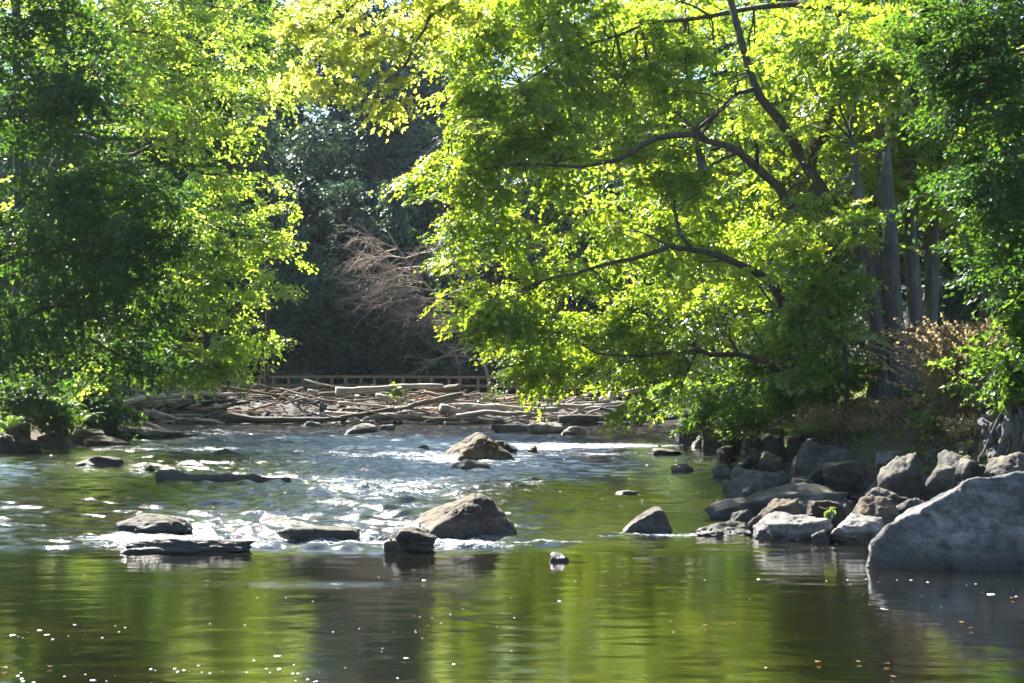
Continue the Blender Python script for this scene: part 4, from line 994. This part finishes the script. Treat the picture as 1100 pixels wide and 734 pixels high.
def log(label, a, b, r0, r1, mat, seed, bend=.12, n=14, stub=False, knob=False, group='driftwood logs piled in the jam', name='driftwood_log', sides=9, wob=.22):
    r = np.random.default_rng(seed); a = np.asarray(a, float); b = np.asarray(b, float)
    ctr = (a + b) / 2; ln = np.linalg.norm(b - a)
    yaw = math.atan2(b[1] - a[1], b[0] - a[0]); pit = math.asin((b[2] - a[2]) / ln)
    tt = np.linspace(-.5, .5, n)
    c = np.stack([tt * ln, np.zeros(n), np.zeros(n)], 1)
    ph = r.uniform(0, 6.28, 4)
    c[:, 1] += bend * ln * .35 * np.sin(tt * 4 + ph[0]) + bend * ln * .1 * np.sin(tt * 11 + ph[1]); c[:, 2] += bend * ln * .22 * np.sin(tt * 4.5 + ph[2]) + bend * ln * .06 * np.sin(tt * 13 + ph[3])
    c[:, 1] -= np.interp(tt, [-.5, .5], [c[0, 1], c[-1, 1]]); c[:, 2] -= np.interp(tt, [-.5, .5], [c[0, 2], c[-1, 2]])
    rad = r0 + (r1 - r0) * np.linspace(0, 1, n); rad *= 1 + r.normal(0, .08, n)
    if knob or (group and r.random() < .3): rad[0] *= 1.7; rad[1] *= 1.5; rad[2] *= 1.15
    G = Geo(); V, Q, T = tubes(c, rad, sides, wob, seed, cap=True); G.add(V, quads=Q, tris=T)
    if stub:
        for _ in range(2):
            i = r.integers(3, n - 3); d = nrm(np.array([r.uniform(.3, 1), r.normal(0, .7), r.uniform(.2, 1)])) * r.uniform(.4, 1.1) * ln * .22
            sp = c[i] + np.linspace(0, 1, 5)[:, None] * d; V, Q, T = tubes(sp, rad[i] * np.linspace(.5, .2, 5), 6, .2, seed, cap=True); G.add(V, quads=Q, tris=T)
    o = link(name, G.mesh(name), M[mat], None, ctr, (0, -pit, yaw))
    return tag(o, label, 'log', group)


log('long pale log with a root knob lying on top of the jam beside the sapling', P(361, 421, 80), P(476, 415, 81), .15, .13, 'drift_grey', 1, .05, knob=True)
log('thick dark brown broken log end jutting from the jam top beyond the sapling', P(458, 417, 81.5), P(494, 417, 81), .17, .22, 'drift_brown', 2, .1)
log('dark slanting log propped across the jam face below the long pale one', P(366, 448, 78.5), P(497, 424, 80), .10, .15, 'drift_brown', 3, .05)
log('pale forked branch lying across the dark slanting log', P(425, 440, 79), P(462, 429, 79), .09, .05, 'drift_grey', 4, .1, stub=True)
log('long pale straight log low at the bend of the jam under the slanting log', P(495, 436, 79.5), P(600, 440, 79.5), .16, .13, 'drift_grey', 5, .04)
log('long pale curved log at the waterline near the pale slabs', P(490, 447, 78.6), P(570, 444, 78.8), .13, .1, 'drift_grey', 6, .12)
log('pale broad log at the beech end of the jam under the drooping leaves', P(106, 431, 81), P(200, 430, 82), .18, .14, 'drift_grey', 7, .05)
log('bent pale log rising towards the beech leaves in the jam', P(122, 437, 80), P(250, 424, 81), .17, .12, 'drift_grey', 8, .12)
log('thin white branch sticking up from under the maple leaves', P(618, 428, 81), P(650, 416, 81), .06, .04, 'drift_grey', 9, .05)
log('grey slanting log under the lowest maple leaves', P(655, 425, 82), P(700, 414, 83), .16, .1, 'drift_grey', 10, .06)
log('dark waterline log running along the foot of the jam by the black rock', P(600, 450, 78.6), P(735, 447, 79.5), .2, .15, 'drift_dark', 11, .04)
log('dark waterline log under the blue scrap', P(240, 448, 78.8), P(372, 450, 78.5), .18, .15, 'drift_dark', 13, .05)
log('pale bleached log crossing beneath the maple leaves', P(580, 437, 80), P(690, 431, 81), .13, .1, 'drift_grey', 14, .07)
log('grey crooked branch leaning across the jam near the maple leaves', P(630, 446, 79.3), P(668, 435, 79.6), .07, .05, 'drift_grey', 15, .2)
SECT = [(115, 185, 'under the beech leaves'), (185, 235, 'between beech and rail'), (235, 290, 'before the rail end'), (290, 340, 'beside the blue scrap'), (340, 385, 'short of the root knob'),
        (385, 430, 'below the sapling'), (430, 480, 'beyond the sapling'), (480, 530, 'above the pointed boulder'), (530, 585, 'behind the pale slabs'), (585, 650, 'under the lowest maple leaves'), (650, 740, 'towards the black rock')]
used = set(); rj = np.random.default_rng(19); made = 0; tries = 0
while made < 240 and tries < 6000:
    tries += 1
    s0, s1, where = SECT[rj.integers(len(SECT))]
    cx = rj.uniform(s0, s1); lay = rj.random()
    topy = np.interp(cx, TOPX, TOPY); zt = HC - (topy - HY) / F * 81
    if cx > 530 and rj.random() < .3: continue
    mat, colr = [('drift_grey', 'pale grey'), ('drift_grey', 'bleached'), ('drift_brown', 'brown'), ('drift_rust', 'rusty orange'), ('drift_dark', 'blackish')][rj.choice(5, p=[.34, .24, .24, .08, .10])]
    big = rj.random() < .42
    ln = rj.uniform(2.6, 5.2) if big else rj.uniform(1.1, 2.4)
    thick = rj.random() < .45
    rr = rj.uniform(.075, .135) if thick else rj.uniform(.035, .075)
    tk = rj.choice(4, p=[.5, .2, .2, .1])
    pit = {0: rj.normal(0, .03), 1: rj.uniform(.1, .28), 2: -rj.uniform(.1, .28), 3: rj.uniform(-.1, .1)}[tk]
    yaw = rj.normal(0, .25) if tk < 3 else rj.choice([-1, 1]) * rj.uniform(.8, 1.2)
    tw = {0: 'level', 1: 'rising to maple', 2: 'rising to beech', 3: 'end-on'}[tk]
    lw = 'atop jam' if lay > .7 else 'mid jam' if lay > .33 else 'at jam foot'
    lab = f"{'long' if big else 'short'} {'thick' if thick else 'thin'} {colr} log {tw} {lw} {where}"
    if lab in used: continue
    used.add(lab); made += 1
    z = max(.06, lay * zt * .98 + rj.normal(0, .04)); y = 78.9 + 5.2 * lay + rj.normal(0, .35)
    ctr = np.array([(cx - 550) / F * y, y, z + abs(math.sin(pit)) * ln * .2])
    dv = np.array([math.cos(yaw) * math.cos(pit), math.sin(yaw) * math.cos(pit), math.sin(pit)]) * ln / 2
    log(lab, ctr - dv, ctr + dv, rr, rr * rj.uniform(.55, .85), mat, 200 + made, rj.uniform(.03, .16), 12, stub=rj.random() < .25, sides=7)
# half-sunk log in the stream
log('dark waterlogged log lying half sunk in the riffle', P(170, 515, 37.6) + np.array([0, 0, .06]), P(312, 515, 37.2) + np.array([0, 0, -.06]), .21, .09, 'drift_dark', 79, .05, 26, stub=False, group=None, sides=14, wob=.3)

# blue scrap caught in the jam
V, T = rock_shape(900, 4, 9, 20, .25); V = V * np.array([.2, .1, .2])
tag(link('plastic_scrap', np_mesh('plastic_scrap', V, [T]), M['blue'], None, P(347, 438, 79.3)), 'crumpled blue plastic scrap caught among the driftwood logs', 'litter')


# ------------------------------------------------------------------ ferns, shrubs, grasses
def fern(label, base, n, ln, mat='fern', seed=1, group=None, up=.75, name='fern', leafl=.16, drp=.75):
    r = np.random.default_rng(seed); base = np.asarray(base, float)
    root = bpy.data.objects.new(name, None); COL.objects.link(root); root.location = base
    tag(root, label, 'fern', group)
    for k in range(n):
        az = 6.283 * k / n + r.normal(0, .25); l = ln * r.uniform(.7, 1.15); u = up * r.uniform(.7, 1.2)
        tt = np.linspace(0, 1, 12)
        c = np.stack([np.cos(az) * l * tt * (1 - .15 * tt), np.sin(az) * l * tt, l * (u * tt - drp * u * tt ** 2.4)], 1)
        G = Geo(); V, Q, _ = tubes(c, np.linspace(.008, .003, 12), 3); G.add(V, quads=Q)
        m = 34; t2 = np.linspace(.12, .98, m); pc = np.stack([np.interp(t2, tt, c[:, i]) for i in range(3)], 1)
        tg = nrm(np.gradient(pc, axis=0)); sd = nrm(np.cross(tg, np.array([0, 0, 1.0]))); up_ = np.cross(sd, tg)
        for sg in (-1, 1):
            Lf = l * leafl * 2.0 * (np.sin(np.clip(t2 * 1.1, 0, 1) * math.pi) ** .7 * .9 + .1) * r.uniform(.85, 1.1, m)
            place_leaves(G, pc, sg * sd * .9 + tg * .45 - up_ * .1, up_ + r.normal(0, .15, (m, 3)), Lf, np.clip(r.normal(.55, .2, m), 0, 1), False, .42)
        link('frond', G.mesh('frond', smooth=False), M[mat], root)
    return root


fern('bright yellow-green fern on the bank in front of the dark shrub', P(858, 470, 36.8), 14, 1.0, seed=1, leafl=.11)
fern('small green fern above the loaf-shaped rock', P(948, 462, 37.6), 7, .55, seed=2)
fern('small bright fern beside the dry grass on the bank', P(990, 474, 35.6), 7, .5, seed=3)
FB = [(8, 452, 50.5, 1.5), (38, 446, 53, 1.6), (62, 440, 55.5, 1.6), (84, 446, 56.5, 1.5), (104, 450, 58.5, 1.4), (24, 430, 54, 1.7), (70, 428, 58, 1.7), (100, 434, 61, 1.6), (118, 452, 60, 1.2), (52, 456, 53.6, 1.2)]
FLAB = ['dark fern clump at the picture edge on the shaded shore', 'big fern clump above the grey-topped bank rock', 'bright-tipped fern clump in the middle of the shaded shore', 'drooping fern clump above the dark ledge rock', 'fern clump near the tip of the fern bank',
        'tall fern clump behind the picture-edge one', 'tall fern clump under the dark drooping tree', 'rearmost fern clump nearest the beech-end logs', 'outermost low fern clump beside the jam', 'low fern clump just above the pointed shore rock']
for k, ((px, py, d, l), lab) in enumerate(zip(FB, FLAB)):
    b = P(px, py, d); b[2] = max(float(terrain_z(b[0], b[1])), b[2] - .5)
    b[2] += .1
    fern(lab, b, 24, l * .85, 'shrub', 20 + k, 'fern clumps on the shaded shore', up=1.1, leafl=.07, drp=.8)


def shrub(label, px, py, d, lobes, n, mat, seed, R=.5, L=.10, lobed=False, name='shrub', group=None, K=5, Mn=8):
    x = (px - 550) / F * d; z = max(float(terrain_z(x, d)), -.2) - .1; b = np.array([x, d, z])
    c0 = np.mean([l[0] for l in lobes], axis=0)
    return tree(name, label, b, ([b, b + (c0 - b) * .4 + np.array([.08, 0, 0]), b + (c0 - b) * .75, c0], .05, .015), lobes, n, mat, 'bark', R=R, K=K, Mn=Mn, L=L, lobed=lobed, seed=seed, group=group, cat='shrub')


G_S = 'leafy shrubs under the maple'
shrub('deep green shrub overhanging the dark shoreline rocks', 800, 440, 48, [LB(790, 425, 48, 50, 34, 1.3, 1), LB(770, 445, 48.5, 26, 16, .8, .3), LB(830, 440, 46, 36, 22, 1, .4)], 210, 'shrub', 61, L=.13, R=.7, group=G_S)
shrub('dark shrub behind the yellow fern', 840, 430, 42, [LB(840, 400, 43, 42, 40, 1.3, 1), LB(815, 370, 44, 40, 40, 1.2, .8), LB(850, 440, 40.5, 26, 20, .7, .3)], 200, 'shrub', 63, L=.12, R=.65, group=G_S)
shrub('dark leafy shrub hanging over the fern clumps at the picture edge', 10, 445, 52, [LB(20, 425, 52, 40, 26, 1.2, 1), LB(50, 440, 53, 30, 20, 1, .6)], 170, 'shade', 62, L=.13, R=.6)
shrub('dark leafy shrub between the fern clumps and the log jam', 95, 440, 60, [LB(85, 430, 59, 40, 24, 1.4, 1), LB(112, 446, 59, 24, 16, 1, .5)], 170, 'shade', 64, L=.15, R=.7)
shrub('shrub by the black leaning rock under the maple tips', 745, 440, 60, [LB(745, 425, 60, 36, 22, 1.5, 1), LB(700, 425, 63, 36, 16, 1.4, .6)], 130, 'shrub', 65, L=.15, R=.8, group=G_S)
shrub('low spreading shrub draped over the rocks beside the yellow fern', 830, 455, 40, [LB(800, 452, 41, 30, 10, .6, 1), LB(880, 418, 40, 30, 20, .7, .6), LB(845, 418, 41, 26, 20, .7, .6)], 120, 'shrub', 66, L=.12, R=.5, group=G_S)
shrub('small reddish-green shrub at the foot of the grey trunks', 905, 440, 38.6, [LB(900, 410, 38.6, 34, 24, .8, 1), LB(925, 395, 38.4, 26, 20, .6, .6)], 90, 'shrub', 67, L=.11, R=.4, group=G_S)
shrub('yellow-green sprigs on the bank between stump and dry shrub', 1000, 478, 34.6, [LB(1000, 455, 34.6, 14, 14, .4, 1), LB(1012, 448, 34.8, 8, 12, .3, .5)], 26, 'fern', 69, L=.12, R=.28, name='seedling', K=3, Mn=6)
shrub('yellow-green sapling growing out of the log jam', 424, 425, 80.6, [LB(424, 418, 80.6, 7, 5, .3, 1)], 12, 'fern', 71, L=.2, R=.4, name='sapling', K=3, Mn=6)
shrub('tiny sprig growing between the pale speckled waterline rocks', 891, 556, 24.6, [LB(891, 551, 24.6, 2.5, 3, .05, 1)], 4, 'fern', 73, L=.09, R=.09, name='seedling', K=3, Mn=4)


def dry_plant(name, label, base, n, ln, lean, width, mat_stem, seed, cat, seedL=.07, heads=16, stem_r=.006):
    r = np.random.default_rng(seed); base = np.asarray(base, float)
    root = bpy.data.objects.new(name, None); COL.objects.link(root); root.location = base
    tag(root, label, cat)
    az = r.uniform(0, 6.283, n); l = ln * r.uniform(.45, 1.1, n); sp = np.abs(r.normal(0, .38, n))
    dx = np.cos(az) * sp + lean[0]; dy = np.sin(az) * sp + lean[1]
    b0 = np.stack([r.normal(0, width, n), r.normal(0, width * .6, n), np.full(n, -.1)], 1)
    tt = np.linspace(0, 1, 8)[None, :, None]
    hor = np.stack([dx, dy, np.zeros(n)], 1)
    c = b0[:, None] + l[:, None, None] * (np.array([0, 0, 1.0]) * (tt - .28 * tt ** 2.5) + hor[:, None] * tt ** 1.6)
    c[:, 1:] += r.normal(0, .02, c[:, 1:].shape)
    G = Geo(); V, Q, _ = tubes(c, stem_r * np.linspace(1, .4, 8)[None] * np.ones((n, 1)), 3); G.add(V, quads=Q, a=.3)
    link('stem_foliage', G.mesh('stem_foliage'), M[mat_stem], root)
    G = Geo(); t2 = r.uniform(.45, 1.02, (n, heads)); i0 = np.clip((t2 * 7).astype(int), 0, 6); f = np.clip(t2 * 7 - i0, 0, 1.2)[..., None]
    rows = np.arange(n)[:, None]; p = c[rows, i0] * (1 - f) + c[rows, i0 + 1] * f
    ax = nrm(c[rows, i0 + 1] - c[rows, i0]) + r.normal(0, .45, p.shape); ax[..., 2] -= .3
    place_leaves(G, p.reshape(-1, 3), ax.reshape(-1, 3), r.normal(0, 1, (n * heads, 3)), seedL * r.uniform(.6, 1.6, n * heads), r.random(n * heads))
    link('seed_foliage', G.mesh('seed_foliage', smooth=False), M['dry'], root)
    return root


for k, (px, py, dd, lab) in enumerate(((925, 470, 38, 'fresh green grass tuft between the mossy bank-top rocks'), (1005, 486, 34.4, 'bright grass tuft among the yellow-green sprigs'), (880, 466, 38.6, 'grass tuft beside the yellow fern'), (1035, 474, 34, 'grass tuft leaning out near the gnarled stump'), (960, 478, 36.4, 'grass tuft by the flat-topped rock'))):
    b = P(px, py, dd); rr_ = np.random.default_rng(600 + k); nb = 70; az = rr_.uniform(0, 6.283, nb); G = Geo()
    place_leaves(G, np.stack([rr_.normal(0, .14, nb), rr_.normal(0, .1, nb), np.full(nb, -.08)], 1), np.stack([np.cos(az) * .6, np.sin(az) * .6, rr_.uniform(.8, 1.6, nb)], 1), rr_.normal(0, 1, (nb, 3)), rr_.uniform(.25, .6, nb), rr_.random(nb), False, .16)
    tag(link('grass_tuft', G.mesh('grass_tuft', smooth=False), M['fern'], None, b), lab, 'grass', 'grass tufts on the bank top')
bz = lambda x, y: float(terrain_z(x, y))
pb = P(1062, 450, 35); dry_plant('dry_shrub', 'big feathery dry brown shrub on the bank between trunks and stump', (pb[0], pb[1], min(bz(pb[0], pb[1]), pb[2] - .2)), 900, 3.3, (-.18, -.1), .5, 'dry', 81, 'shrub', .07, 30)
pb = P(975, 455, 37); dry_plant('dry_grass', 'tan dry grass clump leaning at the foot of the feathery shrub', (pb[0], pb[1], pb[2] - .15), 170, 1.2, (-.35, -.1), .3, 'dry', 83, 'grass', .05, 14, .004)
for k, (px, py, dd, n_, l_, lab) in enumerate(((940, 462, 37.4, 150, .8, 'low tan dry grass clump between the grey trunks and mossy rocks'), (875, 458, 39, 120, .7, 'straw-coloured grass clump behind the yellow fern'), (1000, 466, 36, 150, .9, 'tan grass clump under the edge of the feathery shrub'), (1052, 470, 33.5, 150, 1.0, 'dry grass clump next to the gnarled stump'))):
    pb = P(px, py, dd); dry_plant('dry_grass', lab, (pb[0], pb[1], pb[2] - .15), n_, l_, (-.2, -.15), .35, 'dry', 700 + k, 'grass', .05, 14, .004)
pb = P(905, 452, 38.2); dry_plant('dry_grass', 'reddish dry grass clump above the mossy bank-top rocks', (pb[0], pb[1], pb[2] - .15), 200, .95, (-.1, -.1), .5, 'dry', 85, 'grass', .05, 14, .004)

def stump():
    b = P(1086, 500, 31); root = bpy.data.objects.new('tree_stump', None); COL.objects.link(root); root.location = b
    tag(root, 'gnarled grey stump with hanging roots at the picture edge above the huge boulder', 'stump')
    V, T = rock_shape(411, 6, 12, 7, .2); V = V * np.array([.66, .6, .66]) + np.array([.12, .1, .7]); V[:, 2] += .25 * V[:, 0]
    link('stump_head', np_mesh('stump_head', V, [T]), M['greybark'], root)
    r = np.random.default_rng(4)
    for k in range(24):
        a = r.uniform(-2.9, -.1); x, y = math.cos(a) * .5, math.sin(a) * .42; tw = r.normal(0, .22)
        pts = [(x * .6, y * .6, 1.05 + r.normal(0, .1)), (x * 1.15, y * 1.15, .8), (x * 1.2 + tw * .5, y * 1.25, .35), (x * 1.35 + tw, y * 1.3, -.25)]
        c = spline(np.array(pts), 14); c[2:] += r.normal(0, .02, c[2:].shape); G = Geo(); V, Q, _ = tubes(c, np.linspace(.085, .025, 14) * r.uniform(.5, 1.3), 7, .35, 40 + k); G.add(V, quads=Q)
        link('root', G.mesh('root'), M['bark' if k % 2 else 'greybark'], root)
stump()

# undergrowth and litter on the banks -------------------------------------------
G = Geo(); r = np.random.default_rng(91); n = 16000
x = np.concatenate([r.uniform(6, 22, n // 2), r.uniform(-34, -16, n // 2)]); y = np.concatenate([r.uniform(30, 84, n // 2), r.uniform(44, 92, n // 2)])
z = terrain_z(x, y); k = z > .55; p = np.stack([x, y, z - .05], 1)[k]; n = len(p)
for rep in range(5):
    az = r.uniform(0, 6.283, n); ax = np.stack([np.cos(az), np.sin(az), r.uniform(.4, 1.6, n)], 1)
    place_leaves(G, p + r.normal(0, .06, p.shape) * np.array([1, 1, .3]), ax, r.normal(0, 1, (n, 3)) + np.array([0, 0, .6]), r.uniform(.08, .2, n), r.random(n))
tag(link('undergrowth', G.mesh('undergrowth', smooth=False), M['shrub']), kind='stuff')
G = Geo(); n = 1500
x = r.uniform(5, 14, n); y = r.uniform(27, 42, n); z = terrain_z(x, y); k = z > .15
p = np.stack([x, y, z + .03], 1)[k]; n = len(p)
az = r.uniform(0, 6.283, n)
place_leaves(G, p, np.stack([np.cos(az), np.sin(az), r.normal(0, .2, n)], 1), np.array([0, 0, 1.0]) + r.normal(0, .3, (n, 3)), r.uniform(.07, .14, n), r.random(n), True)
tag(link('leaf_litter', G.mesh('leaf_litter', smooth=False), M['fallen']), kind='stuff')

# foam flecks drifting on the pool, with white ones painting sun sparkle upstream: nobody could count them
G = Geo(); n = 150
D, T = ico(2)
fx = []
for cx, cy, wx, wy_, m, sc_ in ((-3.9, 13.6, .9, .18, 26, 1.2), (-2.6, 14.0, .5, .2, 16, 1.2), (-1.6, 13.7, .4, .25, 12, 1.1), (-5.2, 15.8, .5, .12, 12, 1), (-4.3, 16.2, .8, .3, 10, .8), (-1.2, 15.6, .7, .6, 14, .8), (-.6, 17.4, .5, .8, 10, .7), (-2.6, 17.5, 1.2, 1.0, 12, .7),
                               (4.9, 19.8, .9, .3, 18, .7), (5.4, 18.4, .5, .4, 8, .8), (1.5, 16, 1.5, 1.2, 8, .8), (.6, 19.5, 1.2, .8, 16, .7), (3.2, 33, 1.9, 3.5, 110, .9), (4.6, 46, 2.0, 4.5, 120, 1.1), (-9, 42, 2.0, 5, 70, 1.0), (3.4, 25.0, .9, .8, 30, .7)):
    for q_ in range(m):
        dx = r.normal(0, 1); x = cx + dx * wx; y = cy + r.normal(0, 1) * wy_ + .12 * wx * math.sin(dx * 2.2)
        if y < 13.1: continue
        s = r.lognormal(-5.1, .65) * sc_
        v = D * np.array([s * r.uniform(.9, 2.6), s * r.uniform(.9, 2.2), s * .35]); v *= (1 + .25 * vnoise(D * 1.5 + q_ * 3.1, 5))[:, None]
        G.add(v + np.array([x, y, -.048 if y < 23 else .02]), tris=T)
tag(link('foam_glint', G.mesh('foam_glint'), M['foam_glint']), kind='stuff')

# fallen leaves afloat
FL = [(940, 652, 'pale curled leaf afloat below the huge boulder'), (876, 708, 'tan leaf afloat at the bottom edge below the boulder reflection'), (790, 667, 'orange leaf drifting on a dark streak of the pool'), (924, 707, 'orange-brown leaf afloat farthest down the dark pool'),
      (950, 709, 'dull orange leaf afloat next to the farthest-down one'), (1032, 666, 'tan leaf afloat in the boulder reflection'), (220, 622, 'brown leaf afloat below the long flat slab'), (54, 712, 'orange leaf afloat in the darkest corner of the pool'), (8, 714, 'orange leaf afloat at the very picture corner'),
      (1046, 672, 'reddish leaf afloat deep in the boulder reflection'), (1085, 640, 'small brown leaf afloat close under the huge boulder face'), (755, 669, 'yellow leaf drifting beside the orange one on the dark streak'), (960, 724, 'rusty leaf afloat at the bottom edge of the dark pool')]
for k, (px, py, lab) in enumerate(FL):
    d = F * HC / (py - HY); p = P(px, py, d); G = Geo(); a = r.uniform(0, 6.28); s = .075 if k else .17
    place_leaves(G, np.zeros((1, 3)), np.array([[math.cos(a), math.sin(a), .12]]), np.array([[.1, .1, 1.0]]), np.array([s]), np.array([r.random()]), True)
    tag(link('floating_leaf', G.mesh('floating_leaf', smooth=False), M['fallen'] if k else M['foam_glint'], None, (p[0], p[1], -.03)), lab, 'leaf', 'fallen leaves afloat on the pool')

# ------------------------------------------------------------------ air
def haze():
    m, nt, out = new_mat('air')
    v = N(nt, 'ShaderNodeVolumePrincipled'); v.inputs['Color'].default_value = (.75, .88, 1, 1); v.inputs['Density'].default_value = HAZE; v.inputs['Anisotropy'].default_value = .3
    nt.links.new(v.outputs[0], out.inputs['Volume'])
    G = Geo(); G.box((0, 105, 28), (520, 310, 66)); o = link('haze', G.mesh('haze', smooth=False), m); tag(o, kind='stuff')
HAZE = 0.0001
haze()

# ------------------------------------------------------------------ light, sky, camera
SUN_EL, SUN_AZ = math.radians(46), math.radians(-38)      # azimuth from +Y (view direction), negative = to the left
d = Vector((math.sin(SUN_AZ) * math.cos(SUN_EL), math.cos(SUN_AZ) * math.cos(SUN_EL), math.sin(SUN_EL)))
L = bpy.data.lights.new('sun', 'SUN'); L.energy = 5.0; L.angle = math.radians(0.53); L.color = (1.0, 0.95, 0.86)
so = bpy.data.objects.new('sun', L); COL.objects.link(so); so.rotation_euler = (-d).to_track_quat('-Z', 'Y').to_euler(); so.location = (-20, 40, 60)
w = bpy.data.worlds.new('World'); scene.world = w; w.use_nodes = True
nt = w.node_tree; bgn = nt.nodes['Background']
sky = nt.nodes.new('ShaderNodeTexSky'); sky.sky_type = 'NISHITA'; sky.sun_disc = False; sky.sun_elevation = SUN_EL; sky.sun_rotation = SUN_AZ; sky.dust_density = 0.4; sky.ozone_density = 2.5; sky.air_density = 1.2
nt.links.new(sky.outputs[0], bgn.inputs[0]); bgn.inputs[1].default_value = 0.05

cam = bpy.data.cameras.new('camera'); co = bpy.data.objects.new('camera', cam); COL.objects.link(co)
co.location = (0, 0, HC); co.rotation_euler = (math.radians(90), 0, 0)
cam.sensor_width = 36.0; cam.lens = 36.0 * F / 1100.0; cam.shift_y = 33.0 / 1100.0; cam.clip_end = 1000; cam.clip_start = 0.1
scene.camera = co
vs = scene.view_settings; vs.view_transform = 'Standard'; vs.look = 'None'; vs.gamma = 1.0; vs.use_curve_mapping = False; vs.exposure = 2.6
cy = scene.cycles
cy.max_bounces = 8; cy.diffuse_bounces = 2; cy.glossy_bounces = 3; cy.transmission_bounces = 6; cy.transparent_max_bounces = 4; cy.volume_bounces = 0
cy.use_denoising = True; cy.sample_clamp_indirect = 6.0; cy.caustics_reflective = False; cy.caustics_refractive = False
